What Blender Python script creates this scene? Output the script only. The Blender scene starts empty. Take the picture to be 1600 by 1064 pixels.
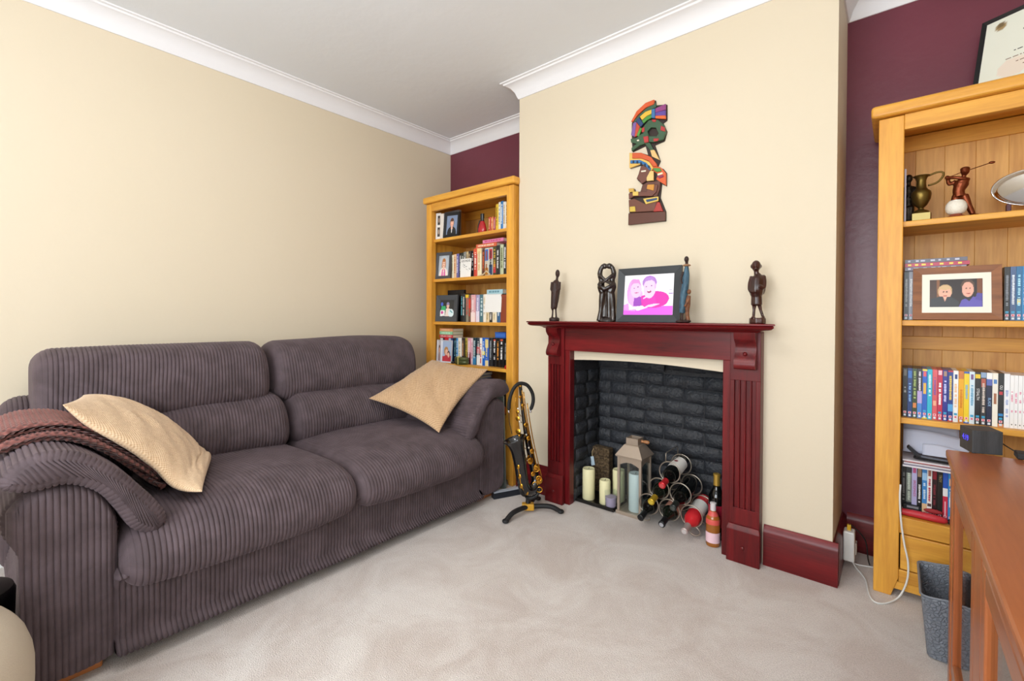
import bpy, math, random
import numpy as np
from mathutils import Vector, Matrix, noise as mnoise
random.seed(7); rng = np.random.default_rng(7)
scn = bpy.context.scene
COL = scn.collection
# ------------------------------------------------------------------ camera
CAM_H = 1.08; F_PX = 711.9; SHIFT_PX = 29.85
YAW, PITCH, ROLL = (math.radians(a) for a in (40.21, 0.69, 0.197))
_f = np.array([-math.sin(YAW), math.cos(YAW), 0.]); _r = np.array([math.cos(YAW), math.sin(YAW), 0.]); _u = np.array([0, 0, 1.])
CW = _f*math.cos(PITCH) - _u*math.sin(PITCH); _u2 = _u*math.cos(PITCH) + _f*math.sin(PITCH)
CR = _r*math.cos(ROLL) + _u2*math.sin(ROLL); CU = _u2*math.cos(ROLL) - _r*math.sin(ROLL)
CC = np.array([0, 0, CAM_H])
cam = bpy.data.cameras.new('camera'); cam.sensor_width = 36; cam.lens = F_PX/1600*36; cam.shift_y = -SHIFT_PX/1600
cam.clip_start = .02
cam_o = bpy.data.objects.new('camera', cam); COL.objects.link(cam_o)
cam_o.matrix_world = Matrix(((CR[0], CU[0], -CW[0], 0), (CR[1], CU[1], -CW[1], 0), (CR[2], CU[2], -CW[2], CAM_H), (0, 0, 0, 1)))
scn.camera = cam_o
# ------------------------------------------------------------------ light
vs = scn.view_settings
vs.view_transform = 'Standard'; vs.look = 'None'; vs.gamma = 1; vs.use_curve_mapping = False
vs.exposure = 0.12
w = bpy.data.worlds.new('world'); scn.world = w; w.use_nodes = True
w.node_tree.nodes['Background'].inputs[0].default_value = (.75, .87, 1, 1)
w.node_tree.nodes['Background'].inputs[1].default_value = 1.0
def area_light(name, loc, target, sx, sy, energy, col):
    l = bpy.data.lights.new(name, 'AREA'); l.shape = 'RECTANGLE'; l.size = sx; l.size_y = sy; l.energy = energy; l.color = col
    o = bpy.data.objects.new(name, l); COL.objects.link(o); o.location = loc
    o.rotation_euler = (Vector(target)-Vector(loc)).to_track_quat('-Z', 'Y').to_euler()
    return o
# daylight entering by the front window and by the side window, both behind the camera
area_light('daylight_front_window', (-.55, -1.93, 1.5), (-.55, 1, 1.3), 2.1, 1.5, 80, (.90, .96, 1))
area_light('daylight_side_window', (.83, -1.05, 1.5), (-1, -1.05, 1.3), 1.2, 1.4, 16, (.90, .96, 1))
# ------------------------------------------------------------------ helpers
def ray(px, py): return CR*(px-800)/F_PX + CU*((532-py)-SHIFT_PX)/F_PX + CW
def PX(px, py, ax, v):            # pixel -> point on the plane axis=v
    d = ray(px, py); return CC + d*((v-CC[ax])/d[ax])
def PD(px, py, depth): return CC + ray(px, py)*depth
def srgb(h, a=1):
    if isinstance(h, str):
        h = h.lstrip('#'); h = [int(h[i:i+2], 16)/255 for i in (0, 2, 4)]
    return tuple([(c/12.92 if c <= .04045 else ((c+.055)/1.055)**2.4) for c in h[:3]] + [a])
def V3(*a): return np.array(a, float)
MATS = {}
def mat(name, col='#888888', rough=.5, metal=0, spec=.5, bump=None, noise=None, trans=0, sheen=0, coat=0, emit=None, col2=None, alpha=1, ior=1.45):
    if name in MATS: return MATS[name]
    m = bpy.data.materials.new(name); m.use_nodes = True
    nt = m.node_tree; b = nt.nodes['Principled BSDF']; L = nt.links.new
    b.inputs['Base Color'].default_value = srgb(col); b.inputs['Roughness'].default_value = rough
    b.inputs['Metallic'].default_value = metal; b.inputs['Specular IOR Level'].default_value = spec
    b.inputs['IOR'].default_value = ior
    if trans: b.inputs['Transmission Weight'].default_value = trans
    if sheen: b.inputs['Sheen Weight'].default_value = sheen; b.inputs['Sheen Roughness'].default_value = .4
    if coat: b.inputs['Coat Weight'].default_value = coat; b.inputs['Coat Roughness'].default_value = .15
    if emit: b.inputs['Emission Color'].default_value = srgb(emit[0]); b.inputs['Emission Strength'].default_value = emit[1]
    tc = nt.nodes.new('ShaderNodeTexCoord')
    if noise:      # (scale, detail, stretch) mixes col and col2
        sc, det, st = noise
        mp = nt.nodes.new('ShaderNodeMapping'); mp.inputs['Scale'].default_value = st
        n = nt.nodes.new('ShaderNodeTexNoise'); n.inputs['Scale'].default_value = sc; n.inputs['Detail'].default_value = det
        r = nt.nodes.new('ShaderNodeValToRGB'); r.color_ramp.elements[0].position = .32; r.color_ramp.elements[1].position = .68
        r.color_ramp.elements[0].color = srgb(col); r.color_ramp.elements[1].color = srgb(col2)
        L(tc.outputs['Object'], mp.inputs[0]); L(mp.outputs[0], n.inputs[0]); L(n.outputs[0], r.inputs[0]); L(r.outputs[0], b.inputs['Base Color'])
    if bump:       # (scale, strength, distance)
        n = nt.nodes.new('ShaderNodeTexNoise'); n.inputs['Scale'].default_value = bump[0]; n.inputs['Detail'].default_value = 4
        bp = nt.nodes.new('ShaderNodeBump'); bp.inputs['Strength'].default_value = bump[1]; bp.inputs['Distance'].default_value = bump[2]
        L(tc.outputs['Object'], n.inputs[0]); L(n.outputs[0], bp.inputs['Height']); L(bp.outputs[0], b.inputs['Normal'])
    MATS[name] = m; return m
def wood(name, c1, c2, axis, scale=1., rough=.4, coat=.1, knots=False):
    """grain running along `axis` in object space"""
    if name in MATS: return MATS[name]
    m = bpy.data.materials.new(name); m.use_nodes = True
    nt = m.node_tree; b = nt.nodes['Principled BSDF']; L = nt.links.new
    tc = nt.nodes.new('ShaderNodeTexCoord'); mp = nt.nodes.new('ShaderNodeMapping')
    st = [14, 14, 14]; st[axis] = 1.1; mp.inputs['Scale'].default_value = [s*scale for s in st]
    oi = nt.nodes.new('ShaderNodeObjectInfo'); add = nt.nodes.new('ShaderNodeVectorMath'); add.operation = 'MULTIPLY_ADD'
    add.inputs[1].default_value = (1, 1, 1)
    rs = nt.nodes.new('ShaderNodeVectorMath'); rs.operation = 'SCALE'; rs.inputs[0].default_value = (3.1, 1.7, 5.3)
    L(oi.outputs['Random'], rs.inputs['Scale']); L(tc.outputs['Object'], add.inputs[0]); L(rs.outputs[0], add.inputs[2])
    n = nt.nodes.new('ShaderNodeTexNoise'); n.inputs['Scale'].default_value = 1.6; n.inputs['Detail'].default_value = 5; n.inputs['Distortion'].default_value = .8
    n2 = nt.nodes.new('ShaderNodeTexNoise'); n2.inputs['Scale'].default_value = 12; n2.inputs['Detail'].default_value = 3
    r = nt.nodes.new('ShaderNodeValToRGB'); r.color_ramp.elements[0].position = .3; r.color_ramp.elements[1].position = .7
    r.color_ramp.elements[0].color = srgb(c1); r.color_ramp.elements[1].color = srgb(c2)
    mx = nt.nodes.new('ShaderNodeMath'); mx.operation = 'MULTIPLY_ADD'; mx.inputs[1].default_value = .3
    L(add.outputs[0], mp.inputs[0]); L(mp.outputs[0], n.inputs[0]); L(mp.outputs[0], n2.inputs[0])
    sc = nt.nodes.new('ShaderNodeMath'); sc.operation = 'MULTIPLY'; sc.inputs[1].default_value = .72
    L(n.outputs[0], sc.inputs[0]); L(n2.outputs[0], mx.inputs[0]); L(sc.outputs[0], mx.inputs[2]); L(mx.outputs[0], r.inputs[0]); L(r.outputs[0], b.inputs['Base Color'])
    b.inputs['Roughness'].default_value = rough; b.inputs['Coat Weight'].default_value = coat; b.inputs['Coat Roughness'].default_value = .25
    bp = nt.nodes.new('ShaderNodeBump'); bp.inputs['Strength'].default_value = .12; bp.inputs['Distance'].default_value = .001
    L(n2.outputs[0], bp.inputs['Height']); L(bp.outputs[0], b.inputs['Normal'])
    MATS[name] = m; return m
def print_mat(name, rough=.35, coat=0):
    if name in MATS: return MATS[name]
    m = bpy.data.materials.new(name); m.use_nodes = True
    nt = m.node_tree; b = nt.nodes['Principled BSDF']
    a = nt.nodes.new('ShaderNodeVertexColor'); a.layer_name = 'print'
    nt.links.new(a.outputs[0], b.inputs['Base Color']); b.inputs['Roughness'].default_value = rough
    b.inputs['Coat Weight'].default_value = coat
    MATS[name] = m; return m
def thin_glass(name, tint='#ffffff', rough=.0):
    if name in MATS: return MATS[name]
    m = bpy.data.materials.new(name); m.use_nodes = True
    nt = m.node_tree; nt.nodes.remove(nt.nodes['Principled BSDF']); out = nt.nodes['Material Output']
    t = nt.nodes.new('ShaderNodeBsdfTransparent'); t.inputs[0].default_value = srgb(tint)
    g = nt.nodes.new('ShaderNodeBsdfGlossy'); g.inputs['Roughness'].default_value = rough
    lw = nt.nodes.new('ShaderNodeLayerWeight'); lw.inputs[0].default_value = .5
    pw = nt.nodes.new('ShaderNodeMath'); pw.operation = 'POWER'; pw.inputs[1].default_value = 5; nt.links.new(lw.outputs['Facing'], pw.inputs[0])
    fr = nt.nodes.new('ShaderNodeMath'); fr.operation = 'MULTIPLY_ADD'; fr.inputs[1].default_value = .96; fr.inputs[2].default_value = .04; nt.links.new(pw.outputs[0], fr.inputs[0])
    mx = nt.nodes.new('ShaderNodeMixShader')
    nt.links.new(fr.outputs[0], mx.inputs[0]); nt.links.new(t.outputs[0], mx.inputs[1]); nt.links.new(g.outputs[0], mx.inputs[2]); nt.links.new(mx.outputs[0], out.inputs[0])
    MATS[name] = m; return m
ORI = {}
def tag(o, label=None, cat=None, group=None, kind=None):
    if label: o['label'] = label
    if cat: o['category'] = cat
    if group: o['group'] = group
    if kind: o['kind'] = kind
    return o
def thing(name, label, cat, loc=(0, 0, 0), group=None):
    o = bpy.data.objects.new(name, None); COL.objects.link(o); o.location = loc; o.empty_display_size = .05
    ORI[o] = np.array(loc, float); return tag(o, label, cat, group)
def link_mesh(name, me, parent=None, base=None):
    """vertices are given in world space; they are made relative to the parent's origin or to `base`"""
    o = bpy.data.objects.new(name, me); COL.objects.link(o)
    org = ORI[parent] if parent is not None else (np.array(base, float) if base is not None else np.zeros(3))
    n = len(me.vertices); co = np.empty(n*3); me.vertices.foreach_get('co', co)
    co = (co.reshape(-1, 3)-org).ravel(); me.vertices.foreach_set('co', co)
    if parent is not None: o.parent = parent
    else: o.location = org
    ORI[o] = org; return o
class MB:
    """collects shapes, then builds them as one mesh object (world coordinates)"""
    def __init__(s): s.v = []; s.f = []; s.c = []; s.m = []; s.cur = None; s.mi = 0
    def col(s, c): s.cur = srgb(c) if c is not None else None; return s
    def mati(s, i): s.mi = i; return s
    def add(s, vs, fs):
        k = len(s.v); s.v += [tuple(map(float, p)) for p in vs]
        for f in fs: s.f.append(tuple(i+k for i in f)); s.c.append(s.cur); s.m.append(s.mi)
        return s
    def box(s, lo, hi, M=None):
        (a, b, c), (d, e, f) = lo, hi
        vs = [(a, b, c), (d, b, c), (d, e, c), (a, e, c), (a, b, f), (d, b, f), (d, e, f), (a, e, f)]
        if M is not None: vs = [tuple(M @ Vector(p)) for p in vs]
        return s.add(vs, [(0, 3, 2, 1), (4, 5, 6, 7), (0, 1, 5, 4), (1, 2, 6, 5), (2, 3, 7, 6), (3, 0, 4, 7)])
    def obox(s, c, ex, ey, ez):      # oriented box: centre and three half-vectors
        c, ex, ey, ez = (np.asarray(a, float) for a in (c, ex, ey, ez))
        vs = [c+i*ex+j*ey+k*ez for k in (-1, 1) for (i, j) in ((-1, -1), (1, -1), (1, 1), (-1, 1))]
        return s.add(vs, [(0, 3, 2, 1), (4, 5, 6, 7), (0, 1, 5, 4), (1, 2, 6, 5), (2, 3, 7, 6), (3, 0, 4, 7)])
    def tube(s, path, rad, n=10, closed=False, cap=True):
        P = [np.asarray(p, float) for p in path]; m = len(P)
        R = rad if hasattr(rad, '__len__') else [rad]*m
        T = []
        for i in range(m):
            a = P[(i-1) % m] if (closed or i > 0) else P[i]; b = P[(i+1) % m] if (closed or i < m-1) else P[i]
            t = b-a; T.append(t/(np.linalg.norm(t)+1e-12))
        up = np.array([0, 0, 1.]) if abs(T[0][2]) < .9 else np.array([1., 0, 0])
        x = np.cross(T[0], up); x /= np.linalg.norm(x); vs = []
        for i in range(m):
            x = x - T[i]*(x@T[i]); x /= np.linalg.norm(x)+1e-12; y = np.cross(T[i], x)
            for k in range(n):
                a = 2*math.pi*k/n; vs.append(P[i]+R[i]*(x*math.cos(a)+y*math.sin(a)))
        fs = []
        for i in range(m if closed else m-1):
            j = (i+1) % m
            for k in range(n): fs.append((i*n+k, i*n+(k+1) % n, j*n+(k+1) % n, j*n+k))
        if cap and not closed: fs += [tuple(range(n-1, -1, -1)), tuple((m-1)*n+k for k in range(n))]
        return s.add(vs, fs)
    def lathe(s, prof, c=(0, 0, 0), axis=(0, 0, 1), n=20, sx=1, sy=1, cols=None):
        """prof: list of (radius, height along axis)"""
        z = np.asarray(axis, float); z = z/np.linalg.norm(z); up = np.array([0, 0, 1.]) if abs(z[2]) < .9 else np.array([1., 0, 0])
        x = np.cross(up, z); x /= np.linalg.norm(x); y = np.cross(z, x); c = np.asarray(c, float)
        if abs(z[2]) > .999: x = np.array([1., 0, 0]); y = np.array([0, 1., 0])
        vs = [c + z*h + r*(x*math.cos(2*math.pi*k/n)*sx + y*math.sin(2*math.pi*k/n)*sy) for r, h in prof for k in range(n)]
        k0 = len(s.v); s.v += [tuple(map(float, p)) for p in vs]
        for i in range(len(prof)-1):
            cc = srgb(cols[i]) if cols else s.cur
            for k in range(n):
                s.f.append(tuple(k0+q for q in (i*n+k, i*n+(k+1) % n, (i+1)*n+(k+1) % n, (i+1)*n+k))); s.c.append(cc); s.m.append(s.mi)
        for i, rev in ((0, True), (len(prof)-1, False)):
            f = [k0+i*n+k for k in range(n)]
            if prof[i][0] > 1e-5:
                s.f.append(tuple(f[::-1] if rev else f)); s.c.append(srgb(cols[min(i, len(cols)-1)]) if cols else s.cur); s.m.append(s.mi)
        return s
    def ell(s, c, rx, ry, rz, n=14, M=None):
        vs = []; m = n//2; c = np.asarray(c, float)
        for i in range(m+1):
            t = math.pi*i/m
            for k in range(n):
                a = 2*math.pi*k/n; p = np.array([rx*math.sin(t)*math.cos(a), ry*math.sin(t)*math.sin(a), rz*math.cos(t)])
                if M is not None: p = M @ p
                vs.append(c+p)
        fs = [(i*n+k, (i+1)*n+k, (i+1)*n+(k+1) % n, i*n+(k+1) % n) for i in range(m) for k in range(n)]
        return s.add(vs, fs)
    def prism(s, poly, o, ex, ey, d0, d1):
        """poly in (ex, ey) plane about o, extruded along ex x ey from d0 to d1"""
        o, ex, ey = (np.asarray(a, float) for a in (o, ex, ey)); nz = np.cross(ex, ey); nz /= np.linalg.norm(nz)
        a = sum(poly[i][0]*poly[(i+1) % len(poly)][1]-poly[(i+1) % len(poly)][0]*poly[i][1] for i in range(len(poly)))
        if a < 0: poly = poly[::-1]
        n = len(poly)
        vs = [o+p[0]*ex+p[1]*ey+nz*d for d in (d0, d1) for p in poly]
        return s.add(vs, [tuple(range(n-1, -1, -1)), tuple(range(n, 2*n))]+[(i, (i+1) % n, n+(i+1) % n, n+i) for i in range(n)])
    def build(s, name, m=None, parent=None, base=None, smooth=None, bevel=0, seg=2, label=None, cat=None, group=None, kind=None, mods=()):
        me = bpy.data.meshes.new(name); me.from_pydata(s.v, [], s.f); me.update()
        ms = m if isinstance(m, (list, tuple)) else [m]
        for q in ms:
            if q: me.materials.append(q)
        if len(ms) > 1: me.polygons.foreach_set('material_index', s.m)
        if any(c is not None for c in s.c):
            ca = me.color_attributes.new('print', 'FLOAT_COLOR', 'CORNER'); arr = []
            for f, c in zip(s.f, s.c): arr += list(c or (1, 1, 1, 1))*len(f)
            ca.data.foreach_set('color', arr)
        o = link_mesh(name, me, parent, base)
        if smooth is not None:
            me.polygons.foreach_set('use_smooth', [True]*len(me.polygons))
            if smooth < 180:
                try: me.set_sharp_from_angle(angle=math.radians(smooth))
                except Exception: pass
        if bevel:
            b = o.modifiers.new('bevel', 'BEVEL'); b.width = bevel; b.segments = seg; b.limit_method = 'ANGLE'; b.angle_limit = math.radians(40); b.harden_normals = False
        return tag(o, label, cat, group, kind)
def remesh(o, vox=.003, it=3):
    r = o.modifiers.new('remesh', 'REMESH'); r.mode = 'VOXEL'; r.voxel_size = vox; r.use_smooth_shade = True
    s = o.modifiers.new('smooth', 'SMOOTH'); s.factor = .5; s.iterations = it
    return o
def grid(name, P, m, parent=None, base=None, ca=False, cb=False, capb=False, attrs=None, flip=False, **kw):
    """P: (na, nb, 3) array of points"""
    na, nb = P.shape[:2]; idx = np.arange(na*nb).reshape(na, nb)
    A = np.concatenate([idx, idx[:1]], 0) if ca else idx
    A = np.concatenate([A, A[:, :1]], 1) if cb else A
    q = np.stack([A[:-1, :-1], A[1:, :-1], A[1:, 1:], A[:-1, 1:]], -1).reshape(-1, 4)
    if flip: q = q[:, ::-1]
    fs = q.tolist()
    if capb:
        for c_ in (idx[:, 0].tolist()[::-1], idx[:, -1].tolist()):
            n_ = len(c_); c_ = c_[::-1] if flip else c_
            fs += [(c_[i], c_[i+1], c_[n_-2-i], c_[n_-1-i]) for i in range(n_//2-1)]
    me = bpy.data.meshes.new(name); me.from_pydata(P.reshape(-1, 3).tolist(), [], fs); me.update()
    me.materials.append(m); me.polygons.foreach_set('use_smooth', [True]*len(me.polygons))
    if attrs is not None:
        for k, a in attrs.items():
            at = me.attributes.new(k, 'FLOAT', 'POINT'); at.data.foreach_set('value', np.ascontiguousarray(a, dtype=np.float32).ravel())
    o = link_mesh(name, me, parent, base)
    return tag(o, **kw)
def smooth_closed(pts, n):
    """closed Catmull-Rom through pts, resampled evenly to n points"""
    P = np.asarray(pts, float); m = len(P); out = []
    for i in range(m):
        a, b, c, d = P[i-1], P[i], P[(i+1) % m], P[(i+2) % m]
        for t in np.linspace(0, 1, 24, endpoint=False):
            out.append(.5*((2*b)+(-a+c)*t+(2*a-5*b+4*c-d)*t*t+(-a+3*b-3*c+d)*t**3))
    Q = np.array(out); Q = np.vstack([Q, Q[:1]]); s = np.concatenate([[0], np.cumsum(np.linalg.norm(np.diff(Q, axis=0), axis=1))])
    u = np.linspace(0, s[-1], n, endpoint=False)
    return np.stack([np.interp(u, s, Q[:, k]) for k in range(Q.shape[1])], 1)
def spline(pts, n):
    P = np.asarray(pts, float); P = np.vstack([2*P[0]-P[1], P, 2*P[-1]-P[-2]]); out = []
    for i in range(1, len(P)-2):
        a, b, c, d = P[i-1], P[i], P[i+1], P[i+2]
        for t in np.linspace(0, 1, 16, endpoint=False): out.append(.5*((2*b)+(-a+c)*t+(2*a-5*b+4*c-d)*t*t+(-a+3*b-3*c+d)*t**3))
    out.append(P[-2]); Q = np.array(out); s = np.concatenate([[0], np.cumsum(np.linalg.norm(np.diff(Q, axis=0), axis=1))])
    u = np.linspace(0, s[-1], n); return np.stack([np.interp(u, s, Q[:, k]) for k in range(Q.shape[1])], 1)
def fbm(x, y, z=0.): return mnoise.fractal(Vector((x, y, z)), 1.0, 2.0, 3)
def lettering(parent, s, c, ex, ey, size, m, maxw=None, name='lettering'):
    cu = bpy.data.curves.new(name, 'FONT'); cu.body = s; cu.size = 1; cu.align_x = 'CENTER'; cu.align_y = 'CENTER'; cu.resolution_u = 2
    t = bpy.data.objects.new(name, cu); COL.objects.link(t)
    bpy.context.view_layer.update()
    me = bpy.data.meshes.new_from_object(t.evaluated_get(bpy.context.evaluated_depsgraph_get())); bpy.data.objects.remove(t); bpy.data.curves.remove(cu)
    n = len(me.vertices); co = np.empty(n*3); me.vertices.foreach_get('co', co); co = co.reshape(-1, 3)*size
    wd = co[:, 0].max()-co[:, 0].min()
    if maxw and wd > maxw: co[:, 0] *= maxw/wd
    W = np.asarray(c, float)+co[:, :1]*np.asarray(ex, float)+co[:, 1:2]*np.asarray(ey, float)
    me.vertices.foreach_set('co', W.ravel()); me.update(); me.materials.clear(); me.materials.append(m); me.name = name
    return link_mesh(name, me, parent)
def raster(name, o, ex, ey, W, H, nx, ny, bg, shapes, parent, m=None, label=None):
    """a flat print: bg colour (or function of u,v), then ellipses ('e',cx,cy,rx,ry,col) and polygons ('p',pts,col) in 0..1 coordinates"""
    o, ex, ey = (np.asarray(a, float) for a in (o, ex, ey)); 
    U, Vv = np.meshgrid(np.linspace(0, 1, nx+1), np.linspace(0, 1, ny+1), indexing='ij')
    C = np.empty((nx+1, ny+1, 4)); C[:] = srgb(bg)
    for sh in shapes:
        if sh[0] == 'e':
            _, cx, cy, rx, ry, col = sh; msk = ((U-cx)/rx)**2+((Vv-cy)/ry)**2 <= 1
        else:
            pts = sh[1]; col = sh[2]; msk = np.zeros(U.shape, bool); j = len(pts)-1
            for i in range(len(pts)):
                (xi, yi), (xj, yj) = pts[i], pts[j]
                with np.errstate(divide='ignore', invalid='ignore'):
                    msk ^= ((yi > Vv) != (yj > Vv)) & (U < (xj-xi)*(Vv-yi)/((yj-yi) or 1e-9)+xi)
                j = i
        C[msk] = srgb(col)
    P = o+U[..., None]*ex*W+Vv[..., None]*ey*H
    ob = grid(name, P, m or print_mat('photo_print', .3), parent, label=label)
    ca = ob.data.color_attributes.new('print', 'FLOAT_COLOR', 'POINT'); ca.data.foreach_set('color', C.ravel())
    return ob
# ================================================================== room shell
XL, XR, YB, YF, ZC = -2.92, .86, 2.637, -2.0, 2.54
BX0, BX1, BY = -1.833, -.19, 2.235
def wall_paint(name, c, bscale=60, bs=.1, c2=None, rough=.6): return mat(name, c, rough, bump=(bscale, bs, .004), noise=(1.5, 3, (1, 1, 1)) if c2 else None, col2=c2)
M_cream = wall_paint('cream_wall_paint', '#ddd0b9', c2='#dccfb7')
M_burg = wall_paint('burgundy_wall_paint', '#743846', 25, .3, '#632f3b', .32)
M_ceil = mat('textured_ceiling_paint', '#e9edf3', .8, bump=(16, .3, .006))
M_white = mat('white_gloss_plaster', '#eeeef2', .5)
def carpet():
    m = bpy.data.materials.new('beige_carpet'); m.use_nodes = True; nt = m.node_tree; b = nt.nodes['Principled BSDF']; L = nt.links.new
    tc = nt.nodes.new('ShaderNodeTexCoord')
    n1 = nt.nodes.new('ShaderNodeTexNoise'); n1.inputs['Scale'].default_value = 3.2; n1.inputs['Detail'].default_value = 6; n1.inputs['Roughness'].default_value = .65; n1.inputs['Distortion'].default_value = .7
    n2 = nt.nodes.new('ShaderNodeTexNoise'); n2.inputs['Scale'].default_value = 260; n2.inputs['Detail'].default_value = 3
    r1 = nt.nodes.new('ShaderNodeValToRGB'); r1.color_ramp.elements[0].position = .38; r1.color_ramp.elements[1].position = .62
    r1.color_ramp.elements[0].color = srgb('#d6c9c1'); r1.color_ramp.elements[1].color = srgb('#e9e1db')
    r2 = nt.nodes.new('ShaderNodeValToRGB'); r2.color_ramp.elements[0].position = .3; r2.color_ramp.elements[1].position = .7
    r2.color_ramp.elements[0].color = (.55, .53, .52, 1); r2.color_ramp.elements[1].color = (1, 1, 1, 1)
    mx = nt.nodes.new('ShaderNodeMix'); mx.data_type = 'RGBA'; mx.blend_type = 'MULTIPLY'; mx.inputs[0].default_value = .55
    L(tc.outputs['Object'], n1.inputs[0]); L(tc.outputs['Object'], n2.inputs[0]); L(n1.outputs[0], r1.inputs[0]); L(n2.outputs[0], r2.inputs[0])
    L(r1.outputs[0], mx.inputs[6]); L(r2.outputs[0], mx.inputs[7]); L(mx.outputs[2], b.inputs['Base Color'])
    b.inputs['Roughness'].default_value = .95; b.inputs['Sheen Weight'].default_value = .25
    bp = nt.nodes.new('ShaderNodeBump'); bp.inputs['Strength'].default_value = .7; bp.inputs['Distance'].default_value = .006
    L(n2.outputs[0], bp.inputs['Height']); L(bp.outputs[0], b.inputs['Normal']); return m
MB().box((XL-.1, YF-.1, -.1), (XR+.1, YB+.1, 0)).build('floor', carpet(), kind='structure', label='beige short pile carpet with brushed lighter patches')
MB().box((XL-.1, YF-.1, ZC), (XR+.1, YB+.1, ZC+.1)).build('ceiling', M_ceil, kind='structure', label='off white ceiling with swirled plaster texture')
MB().box((XL-.1, YF-.1, 0), (XL, YB+.1, ZC)).build('wall_left', M_cream, kind='structure', label='plain cream wall behind the sofa')
MB().box((XL, YB, 0), (XR, YB+.1, ZC)).build('wall_back', M_burg, kind='structure', label='burgundy painted wall at the back of both alcoves')
# right wall and front wall have the windows that light the room
mw = MB(); sy0, sy1, wz0, wz1 = -1.65, -.45, .8, 2.2
mw.box((XR, YF-.1, 0), (XR+.1, sy0, ZC)).box((XR, sy1, 0), (XR+.1, YB, ZC)).box((XR, sy0, 0), (XR+.1, sy1, wz0)).box((XR, sy0, wz1), (XR+.1, sy1, ZC))
mw.build('wall_right', M_cream, kind='structure', label='cream side wall with a window behind the camera')
mw = MB(); fx0, fx1 = -1.6, .5
mw.box((XL, YF-.1, 0), (fx0, YF, ZC)).box((fx1, YF-.1, 0), (XR, YF, ZC)).box((fx0, YF-.1, 0), (fx1, YF, wz0-.1)).box((fx0, YF-.1, 2.25), (fx1, YF, ZC))
mw.build('wall_front', M_cream, kind='structure', label='cream front wall with a wide window')
M_upvc = mat('white_window_frame', '#f2f2f2', .35); M_pane = thin_glass('window_glass')
def window(name, lo, hi, axis):
    lo = np.array(lo, float); hi = np.array(hi, float); m = MB(); t = .06
    a = 1-axis
    def bar(l, h): m.box(tuple(l), tuple(h))
    for e in (0, 1):
        l, h = lo.copy(), hi.copy(); (h if e == 0 else l)[a] = (lo[a]+t) if e == 0 else (hi[a]-t); bar(l, h)
        l, h = lo.copy(), hi.copy(); (h if e == 0 else l)[2] = (lo[2]+t) if e == 0 else (hi[2]-t); bar(l, h)
    l, h = lo.copy(), hi.copy(); c = (lo[a]+hi[a])/2; l[a] = c-.03; h[a] = c+.03; bar(l, h)
    w = m.build(name, M_upvc, kind='structure')
    for e in (0, 1):
        l, h = lo.copy(), hi.copy(); l[2] += t; h[2] -= t; mid = (lo[axis]+hi[axis])/2; l[axis] = mid-.003; h[axis] = mid+.003
        if e == 0: l[a] += t; h[a] = c-.03
        else: l[a] = c+.03; h[a] -= t
        MB().box(tuple(l), tuple(h)).build('pane', M_pane, w)
    return w
window('window_1', (fx0, YF-.08, wz0-.1), (fx1, YF-.03, 2.25), 1)
window('window_2', (XR+.03, sy0, wz0), (XR+.08, sy1, wz1), 0)
# chimney breast, with the fireplace opening (slightly arched head)
OX0, OX1, OZ = -1.437, -.585, .822
FBY = 2.53          # back of the firebox
m = MB()
m.box((BX0, BY, 0), (OX0, YB, ZC)).box((OX1, BY, 0), (BX1, YB, ZC)).box((OX0, FBY+.06, 0), (OX1, YB, ZC))
N = 14
arch = [(OX0+(OX1-OX0)*i/N, OZ+.006+.016*math.sin(math.pi*i/N)-.006*i/N) for i in range(N+1)]
m.prism([(OX1, ZC), (OX0, ZC)]+arch, (0, 0, 0), (1, 0, 0), (0, 0, 1), -BY-.10, -BY)
m.box((OX0, BY+.1, 1.0), (OX1, FBY+.06, ZC))
breast = m.build('wall_chimney_breast', M_cream, kind='structure', label='cream chimney breast projecting between the alcoves')
# firebox lined with black painted bricks
M_black = mat('black_painted_brick', '#3a3d43', .5, bump=(60, 1., .010), noise=(9, 4, (1, 1, 1)), col2='#2a2c31', spec=.5)
M_soot = mat('black_painted_mortar', '#2a2b2f', .6, bump=(70, .8, .006))
m = MB()
m.box((OX0-.02, FBY+.02, 0), (OX1+.02, FBY+.06, 1.0)).box((OX0+.0005, BY+.012, 0), (OX0+.010, FBY+.02, .98)).box((OX1-.010, BY+.012, 0), (OX1-.0005, FBY+.02, .98))
m.box((OX0, BY+.101, .985), (OX1, FBY+.02, .999))
fire = m.build('wall_firebox', M_soot, kind='structure', label='sooty black lining of the fireplace opening')
def brick_meshes(n, L, D, Hh):
    out = []
    for q in range(n):
        b = bpy.data.meshes.new('brick'); vs = []; nx, nz = 4, 2
        # front face as a rough 4x2 grid, chamfered to a slightly larger back
        rr = random.Random(q)
        for i in range(nx+1):
            for j in range(nz+1):
                ed = (i in (0, nx)) or (j in (0, nz))
                vs.append(((i/nx-.5)*L*(.95 if ed else 1)+rr.uniform(-.004, .004), -D+(.007 if ed else 0)+rr.uniform(-.004, .004), (j/nz-.5)*Hh*(.9 if ed else 1)+rr.uniform(-.004, .004)))
        k = len(vs); vs += [(-L/2, 0, -Hh/2), (L/2, 0, -Hh/2), (L/2, 0, Hh/2), (-L/2, 0, Hh/2)]
        g = lambda i, j: i*(nz+1)+j
        fs = [(g(i, j), g(i+1, j), g(i+1, j+1), g(i, j+1)) for i in range(nx) for j in range(nz)]
        fs += [tuple([k, k+1]+[g(i, 0) for i in range(nx, -1, -1)]), tuple([k+2, k+3]+[g(i, nz) for i in range(nx+1)]),
               tuple([k+1, k+2]+[g(nx, j) for j in range(nz, -1, -1)]), tuple([k+3, k]+[g(0, j) for j in range(nz+1)])]
        b.from_pydata(vs, [], fs); b.update(); b.materials.append(M_black); b.polygons.foreach_set('use_smooth', [True]*len(b.polygons)); out.append(b)
    return out
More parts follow.
